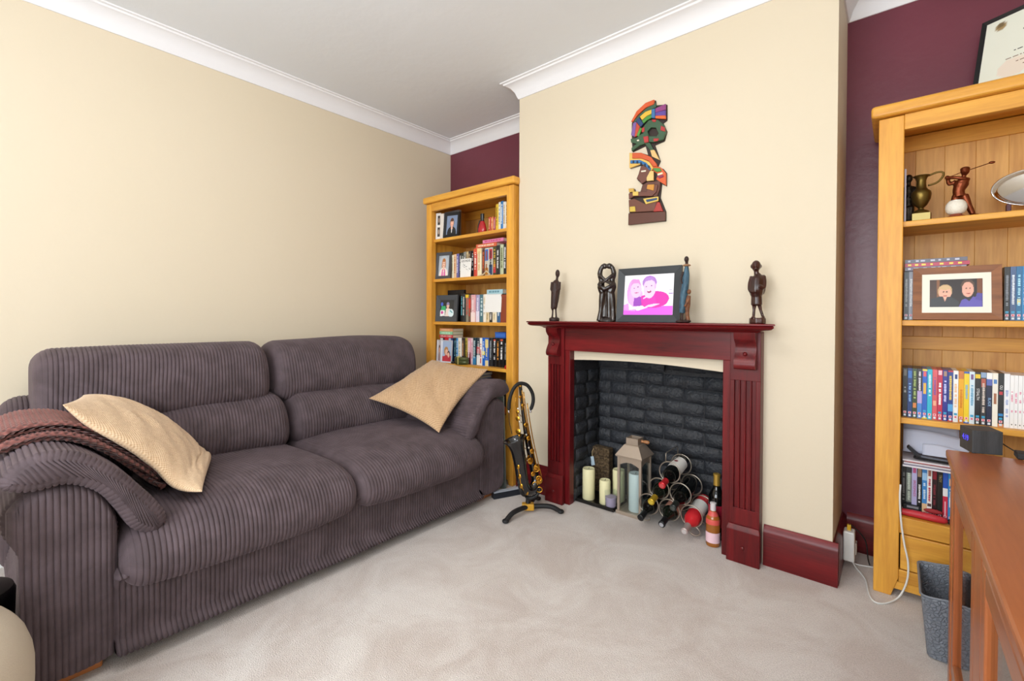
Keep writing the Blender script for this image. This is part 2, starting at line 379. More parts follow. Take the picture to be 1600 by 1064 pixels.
BM = brick_meshes(6, .224, .016, .0735); BH = brick_meshes(4, .110, .016, .0735)
def brick(me, x, y, z, rz=0, ry=0, sx=1):
    o = bpy.data.objects.new('brick', me); COL.objects.link(o); o.parent = fire; o.location = (x, y, z); o.rotation_euler = (0, ry, rz); o.scale = (sx, 1, 1)
rw = .0755
for r in range(10):
    z = rw*(r+.5); off = 0 if r % 2 else -.1125
    x = OX0+off+.1125-.03
    while x < OX1+.1:
        a, b = max(x-.11, OX0-.005), min(x+.11, OX1+.005)
        if b-a > .05: brick(random.choice(BM if b-a > .16 else BH), (a+b)/2, FBY+.022+random.uniform(-.004, .003), z+random.uniform(-.003, .003), random.uniform(-.02, .02), random.uniform(-.015, .015), (b-a)/(.22 if b-a > .16 else .105))
        x += .225
    for sd, xs in ((1, OX0+.006), (-1, OX1-.006)):
        for k in range(2):
            y = BY+.07+.135*k+(.03 if r % 2 else 0)
            brick(random.choice(BH), xs, y, z+random.uniform(-.003, .003), math.pi/2*sd, 0, 1.2)
for k in range(4):      # the canted bricks of the flue gather
    brick(BM[k], OX0+.115+.213*k, FBY+.01-.03*(k % 2), .80+.006*k, random.uniform(-.03, .03), random.uniform(-.05, .05))
# cornices (coving): profile swept along each wall
prof = [(0, -.095), (.006, -.095), (.012, -.082), (.022, -.055), (.04, -.032), (.062, -.018), (.072, -.016), (.076, -.008), (.088, -.006), (.09, 0), (0, 0)]
def cornice(name, p0, p1, inward, m0, m1):
    """p0->p1 along the wall; mitre factors m0, m1 shift the profile ends along the wall (+1 inner, -1 outer)"""
    p0 = np.array(p0, float); p1 = np.array(p1, float); d = (p1-p0)/np.linalg.norm(p1-p0); inw = np.array(inward, float); vs = []
    for p, s, mt in ((p0, 1, m0), (p1, -1, m1)):
        for a, b in prof: q = p+inw*a+d*s*mt*a; vs.append((q[0], q[1], ZC+b))
    n = len(prof); fs = [(i, (i+1) % n, n+(i+1) % n, n+i) for i in range(n)]+[tuple(range(n-1, -1, -1)), tuple(range(n, 2*n))]
    o = MB().add(vs, fs).build(name, M_white, kind='structure', smooth=35)
    bpy.context.view_layer.objects.active = o
    return o
cornice('trim_1', (XL, YF), (XL, YB), (1, 0), 1, 1)
cornice('trim_2', (XL, YB), (BX0, YB), (0, -1), 1, 1)
cornice('trim_3', (BX0, YB), (BX0, BY), (-1, 0), 1, -1)
cornice('trim_4', (BX0, BY), (BX1, BY), (0, -1), -1, -1)
cornice('trim_5', (BX1, BY), (BX1, YB), (1, 0), -1, 1)
cornice('trim_6', (BX1, YB), (XR, YB), (0, -1), 1, 1)
# skirting boards
M_mah = wood('dark_mahogany_stain', '#3e080d', '#771519', 2, 1, .36, .12)
M_mah.node_tree.nodes['Principled BSDF'].inputs['Specular IOR Level'].default_value = .3
M_mahx = wood('dark_mahogany_stain_horizontal', '#3e080d', '#79161a', 0, 1, .36, .12)
M_mahx.node_tree.nodes['Principled BSDF'].inputs['Specular IOR Level'].default_value = .3
def skirting(name, p0, p1, inw, h=.172, t=.022, mt=None):
    p0 = np.array(p0, float); p1 = np.array(p1, float); inw = np.array(inw, float)
    pr = [(0, 0), (t, 0), (t, h-.03), (t-.004, h-.018), (t-.011, h-.006), (t-.016, h), (0, h)]
    vs = [tuple(p+inw*a)+(b,) for p in (p0, p1) for a, b in pr]; n = len(pr)
    return MB().add(vs, [(i, (i+1) % n, n+(i+1) % n, n+i) for i in range(n)]+[tuple(range(n-1, -1, -1)), tuple(range(n, 2*n))]).build(name, mt or M_mahx, kind='structure', smooth=40)
skirting('baseboard_breast_right', (-.436, BY), (BX1+.02, BY), (0, -1))
skirting('baseboard_breast_left', (BX0, BY), (-1.556, BY), (0, -1))
skirting('baseboard_breast_side', (BX1, BY-.0), (BX1, YB), (1, 0), .165)
skirting('baseboard_alcove_right', (BX1+.02, YB), (XR, YB), (0, -1), .17)
skirting('baseboard_alcove_left', (XL, YB), (BX0, YB), (0, -1), .17)
skirting('baseboard_left', (XL, YF), (XL, YB), (1, 0), .15, .018, mat('white_skirting_paint', '#f0f0f0', .4))
# ================================================================== sofa
def cord_mat():
    m = bpy.data.materials.new('brown_jumbo_corduroy'); m.use_nodes = True; nt = m.node_tree; b = nt.nodes['Principled BSDF']; L = nt.links.new
    tc = nt.nodes.new('ShaderNodeTexCoord')
    n = nt.nodes.new('ShaderNodeTexNoise'); n.inputs['Scale'].default_value = 14; n.inputs['Detail'].default_value = 5; n.inputs['Distortion'].default_value = .3
    r = nt.nodes.new('ShaderNodeValToRGB'); r.color_ramp.elements[0].position = .36; r.color_ramp.elements[1].position = .66
    r.color_ramp.elements[0].color = srgb('#493c40'); r.color_ramp.elements[1].color = srgb('#594b50')
    L(tc.outputs['Object'], n.inputs[0]); L(n.outputs[0], r.inputs[0]); L(r.outputs[0], b.inputs['Base Color'])
    b.inputs['Roughness'].default_value = .8; b.inputs['Sheen Weight'].default_value = .22; b.inputs['Sheen Roughness'].default_value = .35; b.inputs['Sheen Tint'].default_value = srgb('#cdb9c4')
    n2 = nt.nodes.new('ShaderNodeTexNoise'); n2.inputs['Scale'].default_value = 300
    bp = nt.nodes.new('ShaderNodeBump'); bp.inputs['Strength'].default_value = .3; bp.inputs['Distance'].default_value = .002
    L(tc.outputs['Object'], n2.inputs[0]); L(n2.outputs[0], bp.inputs['Height']); L(bp.outputs[0], b.inputs['Normal']); return m
M_cord = cord_mat()
PITCH_R = .0142
def ribshape(t, pitch=PITCH_R):
    f = np.mod(t/pitch, 1.); return np.sqrt(np.clip(1-(2*f-1)**2, 0, 1))
def nz2(a, b, seed=0):
    r = np.random.default_rng(seed); o = 0
    for k in range(6):
        fx, fy = r.uniform(2, 14, 2); o = o+np.sin(a*fx+b*fy+r.uniform(0, 6))/(1+k*.5)
    return o/3
def ribbed(name, prof, axis, a0, a1, rend, parent, n=64, amp=.0058, deform=None, flip=False, along=False):
    """closed 2-D profile swept along axis (0 or 1) with real corduroy ribs across the sweep"""
    p = smooth_closed(prof, n); d = np.roll(p, -1, 0)-np.roll(p, 1, 0); d /= np.linalg.norm(d, axis=1)[:, None]
    nrm = np.stack([d[:, 1], -d[:, 0]], 1)
    if np.sum(p[:, 0]*np.roll(p[:, 1], -1)-np.roll(p[:, 0], -1)*p[:, 1]) < 0: nrm = -nrm
    ff = np.array([0, .07, .22, .5, .78, .93]); t = ((np.arange(math.floor(a0/PITCH_R), math.ceil(a1/PITCH_R)+1)[:, None]+ff[None, :])*PITCH_R).ravel(); t = t[(t > a0) & (t < a1)]
    e = np.concatenate([a0+rend*(1-np.cos(np.linspace(0, math.pi/2, 10))), a1-rend*(1-np.cos(np.linspace(0, math.pi/2, 10)))])
    t = np.unique(np.concatenate([t, e])); dd = np.minimum(t-a0, a1-t); dd = np.clip(dd, 0, rend)
    ins = rend-np.sqrt(np.clip(rend**2-(rend-dd)**2, 0, None)); fade = np.clip(dd/rend, .15, 1)
    rb = ribshape(t)
    if along:      # ribs run along the sweep, counted round the outline
        t = np.unique(np.concatenate([e, np.linspace(a0, a1, 24)])); dd = np.clip(np.minimum(t-a0, a1-t), 0, rend); ins = rend-np.sqrt(np.clip(rend**2-(rend-dd)**2, 0, None)); fade = np.clip(dd/rend, .35, 1)
        per = np.linalg.norm(np.roll(p, -1, 0)-p, axis=1).sum(); kk = round(per/PITCH_R); rbp = ribshape(np.arange(n)/n*kk, 1.)
        off = -ins[None, :]+amp*rbp[:, None]*fade[None, :]
    else: off = np.broadcast_to((-ins+amp*rb*fade)[None, :], (n, len(t)))
    q = p[:, None, :]+nrm[:, None, :]*off[..., None]
    P = np.empty((n, len(t), 3)); P[..., 2] = q[..., 1]; P[..., 1-axis] = q[..., 0]; P[..., axis] = t[None, :]
    if along:
        for e_, s_ in ((0, -1), (-1, 1)): P[:, e_, axis] += s_*amp*.9*rbp
    if deform is not None: P = deform(P)
    return grid(name, P, M_cord, parent, ca=True, capb=True, flip=flip)
SOFA = thing('corduroy_sofa', 'large brown corduroy two seater sofa along the cream wall', 'sofa', (-2.35, 1.065, 0))
S = SOFA; YM = 1.065
def mir(y, s): return y if s < 0 else 2*YM-y
# base under the seat
def base_def(P):
    P[..., 0] += .004*nz2(P[..., 1]*1.2, P[..., 2]*1.2, 3); return P
ribbed('base', [(-2.80, .07), (-1.84, .055), (-1.815, .075), (-1.808, .16), (-1.812, .26), (-1.84, .30), (-2.80, .30), (-2.82, .2)], 1, .27, 1.86, .01, S, n=70, deform=base_def)
# frame of the back
def bf_def(P):
    P[..., 2] += .008*nz2(P[..., 1], P[..., 0], 5); return P
ribbed('back_frame', [(-2.885, .08), (-2.64, .08), (-2.615, .4), (-2.62, .64), (-2.66, .71), (-2.76, .735), (-2.85, .715), (-2.885, .64), (-2.89, .3)], 1, .055, 2.075, .07, S, n=56, deform=bf_def)
# arms: swept body plus a ribbed front panel
def arm_top(y):       # height of the arm outline above y in the left arm's frame (0 outer .. .25 inner)
    return y
ARM = [(.09, .06), (.092, .2), (.088, .36), (.072, .43), (.05, .48), (.05, .535), (.085, .58), (.14, .598), (.195, .588), (.24, .55), (.272, .48), (.284, .40), (.285, .2), (.284, .06)]
for sd in (-1, 1):
    pr = [(mir(y, sd), z) for y, z in ARM]
    ribbed('arm', pr, 0, -2.80, -1.835, .02, S, n=520, along=True)
    # front panel: columns across y
    pp = smooth_closed([(y, z) for y, z in ARM], 400)
    ys = ((np.arange(3, 21)[:, None]+np.array([0, .07, .22, .5, .78, .93])[None, :])*PITCH_R).ravel(); ys = np.concatenate([[.052], ys[(ys > .0525) & (ys < .2825)], [.283]]); rb = ribshape(ys)
    cols = []
    for y in ys:
        # top and bottom z of the outline at this y
        z = []
        for i in range(len(pp)):
            a, b = pp[i], pp[(i+1) % len(pp)]
            if (a[0]-y)*(b[0]-y) <= 0 and a[0] != b[0]: z.append(a[1]+(b[1]-a[1])*(y-a[0])/(b[0]-a[0]))
        cols.append((min(z), max(z)))
    cols = np.array(cols); tz = np.linspace(0, 1, 46)
    Z = cols[:, 0:1]+(cols[:, 1:2]-cols[:, 0:1])*tz[None, :]
    Y = np.broadcast_to(ys[:, None], Z.shape).copy()
    edge = np.minimum(np.minimum((ys-.052)/.03, (.283-ys)/.03)[:, None], np.minimum((Z-cols[:, :1])/.012+.6, (cols[:, 1:]-Z)/.03))
    edge = np.clip(edge, 0, 1); dome = np.sqrt(np.clip(1-(1-edge)**2, 0, 1))
    X = -1.84+.036*dome+.0056*rb[:, None]*np.clip(edge+.2, 0, 1)+.005*nz2(Y*1.5, Z*1.5, 11+sd)*edge
    P = np.stack([X, np.vectorize(lambda q: mir(q, sd))(Y), Z], -1)
    grid('arm_front', P, M_cord, S, flip=sd > 0)
# seat cushions
def seat_prof(): return [(-2.52, .27), (-1.86, .25), (-1.775, .245), (-1.735, .275), (-1.725, .325), (-1.745, .375), (-1.80, .412), (-1.90, .432), (-2.05, .437), (-2.25, .43), (-2.45, .425), (-2.53, .40), (-2.55, .33)]
def seat_def(y0, y1, seed):
    c = (y0+y1)/2; h = (y1-y0)/2
    def f(P):
        u = (P[..., 1]-c)/h; x = P[..., 0]; top = np.clip((P[..., 2]-.30)/.12, 0, 1)
        crown = (1-np.abs(u)**2.4)
        P[..., 2] += top*(.030*crown-.012)
        P[..., 2] += top*.007*nz2(x*1.1, P[..., 1]*1.3, seed)
        fr = np.clip((x+1.95)/.2, 0, 1); P[..., 0] += fr*(.028*crown-.015)+fr*.006*nz2(P[..., 1]*1.3, P[..., 2]*2, seed+1)
        # drooping front lip, wrinkles fanning from the inner corner
        P[..., 2] -= fr*.010*crown
        P[..., 1] += .012*np.sin(x*7+seed)*(1-np.abs(u)**3)
        return P
    return f
ribbed('seat_cushion', seat_prof(), 1, .283, 1.066, .055, S, n=96, deform=seat_def(.283, 1.066, 21))
ribbed('seat_cushion', seat_prof(), 1, 1.064, 1.848, .055, S, n=96, deform=seat_def(1.064, 1.848, 25))
# back cushions: padded lumbar and headrest rolls
def back_def(y0, y1, seed, k):
    c = (y0+y1)/2; h = (y1-y0)/2
    def f(P):
        u = np.clip((P[..., 1]-c)/h, -1, 1); fr = np.clip((P[..., 0]+2.66)/.2, 0, 1); cr = 1-np.abs(u)**2.6
        P[..., 0] += fr*(.03*cr-.012)+fr*k*nz2(P[..., 1]*1.5, P[..., 2]*2.0, seed)
        P[..., 2] += .008*nz2(P[..., 1]*.9, P[..., 0], seed+2)+.010*cr*np.clip((P[..., 2]-.7)/.2, 0, 1)
        P[..., 1] += .010*np.sin(P[..., 2]*11+seed)*(1-np.abs(u)**3)
        return P
    return f
LUM = [(-2.62, .40), (-2.44, .395), (-2.375, .42), (-2.345, .48), (-2.355, .55), (-2.40, .62), (-2.46, .655), (-2.56, .665), (-2.65, .64), (-2.67, .5)]
HEAD = [(-2.52, .625), (-2.478, .64), (-2.45, .69), (-2.45, .76), (-2.475, .84), (-2.52, .90), (-2.60, .928), (-2.70, .925), (-2.77, .885), (-2.79, .78), (-2.77, .67), (-2.70, .625)]
for y0, y1, sd in ((.285, 1.055, 31), (1.075, 1.845, 35)): ribbed('lumbar_cushion', LUM, 1, y0, y1, .06, S, n=72, deform=back_def(y0, y1, sd, .019))
for y0, y1, sd in ((.145, 1.0, 41), (1.028, 1.945, 45)): ribbed('headrest_cushion', HEAD, 1, y0, y1, .06, S, n=72, deform=back_def(y0, y1, sd, .010))
# arm pillows, curving over the arms and down to the seat
AP = [(.045, .625), (.06, .668), (.115, .698), (.19, .68), (.27, .615), (.335, .535), (.385, .455), (.392, .415), (.362, .395), (.315, .425), (.28, .49), (.235, .56), (.17, .602), (.10, .604)]
def ap_def(P):
    # round the front end and let the pillow narrow towards the back
    t = np.clip((-1.80-P[..., 0])/.65, 0, 1); P[..., 2] -= .035*t; 
    P[..., 2] += .006*nz2(P[..., 0]*2, P[..., 1]*2, 51); return P
for sd in (-1, 1):
    pr = [(mir(y, sd), z) for y, z in AP]
    # ribs run across the pillow's short side: index along the curved outline
    p = smooth_closed(pr, 64*2)
    o = ribbed('arm_pillow', pr, 0, -2.40, -1.775, .022, S, n=420, deform=ap_def, along=True)
M_leg = wood('beech_sofa_foot', '#b5703e', '#c98450', 1, 1, .4)
for sd in (-1, 1):
    for x in (-1.90, -2.75):
        y0, y1 = sorted((mir(.115, sd), mir(.25, sd)))
        MB().box((x-.05, y0, 0), (x+.05, y1, .075)).build('foot', M_leg, S, bevel=.006)
# ------------------------------------------------------------------ loose cushions and throw
def woven(name, c1, c2, scale, strength=.6):
    m = bpy.data.materials.new(name); m.use_nodes = True; nt = m.node_tree; b = nt.nodes['Principled BSDF']; L = nt.links.new
    uv = nt.nodes.new('ShaderNodeAttribute'); uv.attribute_name = 'wu'; vv = nt.nodes.new('ShaderNodeAttribute'); vv.attribute_name = 'wv'
    def s(a, ph):
        q = nt.nodes.new('ShaderNodeMath'); q.operation = 'MULTIPLY'; q.inputs[1].default_value = scale; L(a.outputs['Fac'], q.inputs[0])
        r = nt.nodes.new('ShaderNodeMath'); r.operation = 'SINE'; L(q.outputs[0], r.inputs[0]); return r
    a, c = s(uv, 0), s(vv, 0)
    mu = nt.nodes.new('ShaderNodeMath'); mu.operation = 'MULTIPLY'; L(a.outputs[0], mu.inputs[0]); L(c.outputs[0], mu.inputs[1])
    mr = nt.nodes.new('ShaderNodeMapRange'); mr.inputs[1].default_value = -1; mr.inputs[2].default_value = 1; L(mu.outputs[0], mr.inputs[0])
    tc = nt.nodes.new('ShaderNodeTexCoord'); n = nt.nodes.new('ShaderNodeTexNoise'); n.inputs['Scale'].default_value = 90; n.inputs['Detail'].default_value = 3; L(tc.outputs['Object'], n.inputs[0])
    ad = nt.nodes.new('ShaderNodeMath'); ad.operation = 'MULTIPLY_ADD'; ad.inputs[1].default_value = .6; L(mr.outputs[0], ad.inputs[0])
    hf = nt.nodes.new('ShaderNodeMath'); hf.operation = 'MULTIPLY'; hf.inputs[1].default_value = .5; L(n.outputs[0], hf.inputs[0]); L(hf.outputs[0], ad.inputs[2])
    r = nt.nodes.new('ShaderNodeValToRGB'); r.color_ramp.elements[0].position = .25; r.color_ramp.elements[1].position = .8
    r.color_ramp.elements[0].color = srgb(c1); r.color_ramp.elements[1].color = srgb(c2); L(ad.outputs[0], r.inputs[0]); L(r.outputs[0], b.inputs['Base Color'])
    bp = nt.nodes.new('ShaderNodeBump'); bp.inputs['Strength'].default_value = strength; bp.inputs['Distance'].default_value = .003; L(ad.outputs[0], bp.inputs['Height']); L(bp.outputs[0], b.inputs['Normal'])
    b.inputs['Roughness'].default_value = .9; b.inputs['Sheen Weight'].default_value = .2; return m
def cushion(name, patch, thick, m, label, n=56, wr=.006, seed=0, base=None, pinch=.10, group=None, cpat=None):
    """patch(u,v)->point on the mid surface for u,v in 0..1; thickness bulges off its normal on both sides"""
    g = np.linspace(0, 1, n); g = .5-.5*np.cos(math.pi*g)
    U, Vv = np.meshgrid(g, g, indexing='ij')
    # pull the edges in between the corners
    cu = U+pinch*(.5-U)*(4*Vv*(1-Vv))*(.5+.5*np.cos(2*math.pi*np.clip(np.minimum(U, 1-U), 0, .5)))
    cv = Vv+pinch*(.5-Vv)*(4*U*(1-U))*(.5+.5*np.cos(2*math.pi*np.clip(np.minimum(Vv, 1-Vv), 0, .5)))
    C = patch(cu, cv)
    du = np.gradient(C, axis=0); dv = np.gradient(C, axis=1); nr = np.cross(du, dv); nr /= np.linalg.norm(nr, axis=-1, keepdims=True)+1e-12
    t = thick*(np.clip(16*U*(1-U)*Vv*(1-Vv), 0, 1)**.42)
    wq = wr*nz2(U*3, Vv*3, seed)*(t/thick)+wr*.6*nz2(U*9, Vv*7, seed+4)*(t/thick)
    top = C+nr*(t+wq)[..., None]; bot = C-nr*(t*.8-wq*.5)[..., None]
    P = np.concatenate([top.reshape(-1, 3), bot.reshape(-1, 3)]); idx = np.arange(n*n).reshape(n, n)
    q = np.stack([idx[:-1, :-1], idx[1:, :-1], idx[1:, 1:], idx[:-1, 1:]], -1).reshape(-1, 4)
    me = bpy.data.meshes.new(name); me.from_pydata(P.tolist(), [], q.tolist()+(q[:, ::-1]+n*n).tolist()); me.update()
    me.materials.append(m); me.polygons.foreach_set('use_smooth', [True]*len(me.polygons))
    for k, a in (('wu', U), ('wv', Vv)):
        at = me.attributes.new(k, 'FLOAT', 'POINT'); at.data.foreach_set('value', np.tile(a.ravel(), 2).astype(np.float32))
    o = link_mesh(name, me, None, base if base is not None else P.mean(0))
    w_ = o.modifiers.new('weld', 'WELD'); w_.merge_threshold = .0004
    return tag(o, label, 'cushion', group)
M_hess = woven('beige_hessian_weave', '#a8845f', '#d4b28c', 230)
M_basket = woven('cream_waffle_weave', '#c8a27c', '#ecd2b0', 330)
def bil(a, b, c, d, bow=None):
    a, b, c, d = (np.asarray(q, float) for q in (a, b, c, d))
    def f(U, V):
        u = U[..., None]; v = V[..., None]; P = a*(1-u)*(1-v)+b*u*(1-v)+c*u*v+d*(1-u)*v
        if bow is not None: P = P+np.asarray(bow, float)*(4*u*(1-u))*(4*v*(1-v))**.5
        return P
    return f
# cushion leaning in the far corner: left, bottom, right and top corners
cushion('scatter_cushion', bil((-2.33, 1.475, .60), (-1.86, 1.60, .455), (-1.93, 2.055, .75), (-2.36, 1.97, .785), (-.01, 0, .0)), .055, M_hess, 'beige woven cushion leaning in the sofa corner near the bookcase', seed=3, pinch=.11, wr=.012)
# cushion draped over the arm: an arched slab from the throw down to the seat
near = spline([PX(a, b, 0, x) for a, b, x in ((98, 652, -2.0), (145, 684, -1.98), (200, 710, -1.96), (245, 740, -1.93), (275, 775, -1.87), (316, 812, -1.80))], 60)
far = spline([PX(a, b, 0, x) for a, b, x in ((130, 634, -2.36), (195, 640, -2.36), (262, 668, -2.34), (310, 712, -2.30), (328, 758, -2.25), (330, 790, -2.18))], 60)
def arcpatch(U, V):
    i = np.clip(U*59, 0, 59); k = np.arange(60)
    A = np.stack([np.interp(i, k, near[:, q]) for q in range(3)], -1); B = np.stack([np.interp(i, k, far[:, q]) for q in range(3)], -1); v = V[..., None]
    C = A*(1-v)+B*v; zc = .488-.01*U; C[..., 2] = zc+.025*np.log1p(np.exp((C[..., 2]+.04*(1-U)-zc)/.025)); return C
cushion('scatter_cushion', arcpatch, .045, M_basket, 'pale waffle weave cushion bent over the brown knitted throw', seed=9, pinch=.025)
# the knitted throw, folded double on the arm pillow
M_knit = woven('chocolate_chunky_knit', '#4a2723', '#86524b', 190, .5)
OUT_ = spline([(.012, .70), (.03, .728), (.09, .752), (.19, .742), (.29, .680), (.385, .592), (.446, .517), (.462, .485)], 60)
INN_ = spline([(.018, .655), (.04, .672), (.09, .688), (.16, .69), (.25, .645), (.33, .57), (.39, .50), (.428, .462)], 60); MID_ = (OUT_+INN_)/2
KT = thing('knitted_throw', 'chocolate brown chunky knitted throw folded on the sofa arm', 'blanket', (-2.18, .25, .66))
for nm, A_, B_, xf, sd in (('lower_fold', MID_, INN_, -1.965, 71), ('upper_fold', OUT_, MID_, -1.985, 77)):
    g_ = (A_-B_); g_ /= np.linalg.norm(g_, axis=1)[:, None]; a_ = A_-g_*.002; b_ = B_+g_*.002
    pts = np.concatenate([a_[3:-3:6], [(a_[-1]+b_[-1])/2], b_[-4:2:-6], [(a_[0]+b_[0])/2]])
    p = smooth_closed(np.roll(pts, 1, 0), 440); d = np.roll(p, -1, 0)-np.roll(p, 1, 0); d /= np.linalg.norm(d, axis=1)[:, None]; nr = np.stack([d[:, 1], -d[:, 0]], 1)
    if np.sum(p[:, 0]*np.roll(p[:, 1], -1)-np.roll(p[:, 0], -1)*p[:, 1]) < 0: nr = -nr
    t = np.linspace(-2.285, xf, 150); re_ = .016; dd = np.clip(np.minimum(t+2.285, xf-t), 0, re_); ins = re_-np.sqrt(np.clip(re_**2-(re_-dd)**2, 0, None))
    ss = np.arange(440)/440*1.06; kn = np.sin(ss*2*math.pi/.0212)[:, None]*np.sin(t*2*math.pi/.024)[None, :]
    off = -ins[None, :]+.0032*kn; q = p[:, None]+nr[:, None]*off[..., None]
    P = np.empty((440, 150, 3)); P[..., 0] = t; P[..., 1] = q[..., 0]; P[..., 2] = q[..., 1]+.006*nz2(P[..., 0]*3, P[..., 1]*3, 77)
    grid(nm, P, M_knit, KT, ca=True, capb=True, attrs={'wu': np.broadcast_to((ss*2*math.pi/.0212/190)[:, None], (440, 150)), 'wv': np.broadcast_to((t*2*math.pi/.024/190)[None, :], (440, 150))})
# ================================================================== bookcases
M_oakz = wood('golden_oak_upright_grain', '#ca872e', '#efb044', 2, 1, .45, .04)
M_oakx = wood('golden_oak_level_grain', '#ca872e', '#f0b347', 0, 1, .45, .04)
M_plank = wood('oak_back_board', '#b97a36', '#efb866', 2, .6, .5, .05)
def bookcase(name, label, x0, x1, y0, y1, H, shelf_z, lab_st, drawer, over):
    t = thing(name, label, 'bookcase', ((x0+x1)/2, (y0+y1)/2, 0)); st = lab_st
    # uprights with tapered feet
    for sd in (-1, 1):
        xa = x0 if sd < 0 else x1; xi = xa-sd*st
        m = MB(); poly = [(xa, 0), (xa-sd*(st-.022), 0), (xi, .075), (xi, H-.05), (xa, H-.05)]
        m.prism(poly, (0, 0, 0), (1, 0, 0), (0, 0, 1), -y0-.045, -y0)
        m.box((min(xa, xa-sd*.024), y0+.045, .0), (max(xa, xa-sd*.024), y1, H-.05))
        m.build('upright', M_oakz, t, bevel=.003)
    MB().box((x0-over, y0-.022, H-.046), (x1+over, y1, H)).build('top', M_oakx, t, bevel=.012, seg=3)
    MB().box((x0+st, y0+.003, H-.105), (x1-st, y0+.03, H-.047)).build('top_rail', M_oakx, t, bevel=.002)
    for z in shelf_z: MB().box((x0+.0245, y0+.024, z-.022), (x1-.0245, y1-.02, z)).build('shelf', M_oakx, t, bevel=.003)
    # back boards, one by one
    n = 9; w_ = (x1-x0-.05)/n
    for k in range(n): MB().box((x0+.025+k*w_+.0002, y1-.018, .06), (x0+.025+(k+1)*w_-.0002, y1-.006, H-.05)).build('back_board', M_plank, t, bevel=.0009, seg=1)
    MB().box((x0+.025, y1-.03, H-.115), (x1-.025, y1-.0185, H-.05)).build('back_rail', M_oakx, t, bevel=.002)
    if drawer:
        zb = shelf_z[-1]
        MB().box((x0+st, y0+.006, zb-.062), (x1-st, y0+.03, zb)).build('front_rail', M_oakx, t, bevel=.002)
        MB().box((x0+st, y0+.006, .06), (x1-st, y0+.03, .108)).build('front_rail', M_oakx, t, bevel=.002)
        d = MB().box((x0+st+.004, y0+.004, .112), (x1-st-.004, y0+.032, zb-.066)).build('drawer', M_oakx, t, bevel=.004)
        for kx in (.25, .75):
            kxp = x0+st+(x1-x0-2*st)*kx
            MB().lathe([(.008, 0), (.008, .01), (.016, .016), (.018, .024), (.012, .03), (0, .031)], (kxp, y0+.004, .185), (0, -1, 0), 16).build('knob', M_oakx, d, smooth=50)
    MB().box((x0+.025, y0+.006, .03), (x1-.025, y1-.02, .06)).build('plinth', M_oakx, t)
    return t
LB = dict(x0=-2.70, x1=-1.848, y0=2.197, y1=2.60, H=1.957); LZ = (1.647, 1.351, 1.036, .735, .42)
bookcase('oak_bookcase', 'golden oak bookcase full of paperbacks in the alcove behind the sofa', **LB, shelf_z=LZ, lab_st=.058, drawer=True, over=.02)
RB = dict(x0=-.062, x1=.80, y0=2.292, y1=2.61, H=1.90); RZ = (1.449, 1.069, .692, .312)
rt = bookcase('oak_bookcase', 'golden oak bookcase of film cases and trophies in the alcove beside the pine cabinet', **RB, shelf_z=RZ, lab_st=.076, drawer=True, over=.024)
MB().box((RB['x0']+.026, RB['y1']-.032, .945), (RB['x1']-.026, RB['y1']-.0185, 1.0)).build('back_rail', M_oakx, rt, bevel=.002)
# ------------------------------------------------------------------ books and film cases
P_spine = print_mat('printed_cover', .32); P_paper = P_spine
ORD = ['first', '2nd', '3rd', '4th', '5th', '6th', '7th', '8th', '9th', '10th', '11th', '12th', '13th', '14th', '15th', '16th', '17th', '18th', '19th', '20th', '21st', '22nd', '23rd', '24th', '25th']
def book_mesh(x0, x1, yf, depth, z0, h, cover, bands, seed, dvd=False, flat=False):
    """upright volume, spine towards -y. bands: list of (from, to, colour) as fractions of the height; 't' colour bars stand for lettering"""
    r = random.Random(seed); m = MB(); w_ = x1-x0
    m.col(cover)
    c = .0012 if not dvd else .0016
    # body
    yb = yf+depth
    if dvd: m.box((x0, yf, z0), (x1, yb, z0+h))
    else:
        # rounded spine, covers and paper block
        m.add([(x0, yf+c*2, z0), (x0+w_*.25, yf, z0), (x1-w_*.25, yf, z0), (x1, yf+c*2, z0), (x1, yb, z0), (x0, yb, z0),
               (x0, yf+c*2, z0+h), (x0+w_*.25, yf, z0+h), (x1-w_*.25, yf, z0+h), (x1, yf+c*2, z0+h), (x1, yb, z0+h), (x0, yb, z0+h)],
              [(5, 4, 3, 2, 1, 0), (0, 1, 7, 6), (1, 2, 8, 7), (2, 3, 9, 8), (3, 4, 10, 9), (4, 5, 11, 10), (5, 0, 6, 11)])
        m.col('#e9e0cc'); m.add([(x0, yf+c*2, z0+h), (x0+w_*.25, yf, z0+h), (x1-w_*.25, yf, z0+h), (x1, yf+c*2, z0+h), (x1, yb, z0+h), (x0, yb, z0+h)], [(0, 1, 2, 3, 4, 5)])
    e = .0005
    for a, b, col, l, rr_ in bands:
        m.col(col); xa, xb = x0+w_*l, x0+w_*rr_; za, zb = z0+h*a, z0+h*b
        m.add([(xa, yf-e, za), (xb, yf-e, za), (xb, yf-e, zb), (xa, yf-e, zb)], [(0, 1, 2, 3)]); e += .00012
    return m
def title_bars(r, a, b, col, l=.28, rr_=.72):
    out = []; z = b
    while z > a:
        k = r.uniform(.018, .04)
        if r.random() < .84: out.append((z-k, z-.006, col, l+r.uniform(0, .08), rr_-r.uniform(0, .08)))
        z -= k
    return out
def dvd_bands(r, kind=0):
    o = [(.075, .12, '#f4c8d2', .2, .8), (.085, .11, '#d0405a', .35, .65), (.02, .06, '#d9e4ee', .25, .75)]
    if kind: o.append((.135, .175, '#3fa4d0', .2, .8))
    return o
def cnt(k): return ORD[k] if k < len(ORD) else str(k+1)+'th'
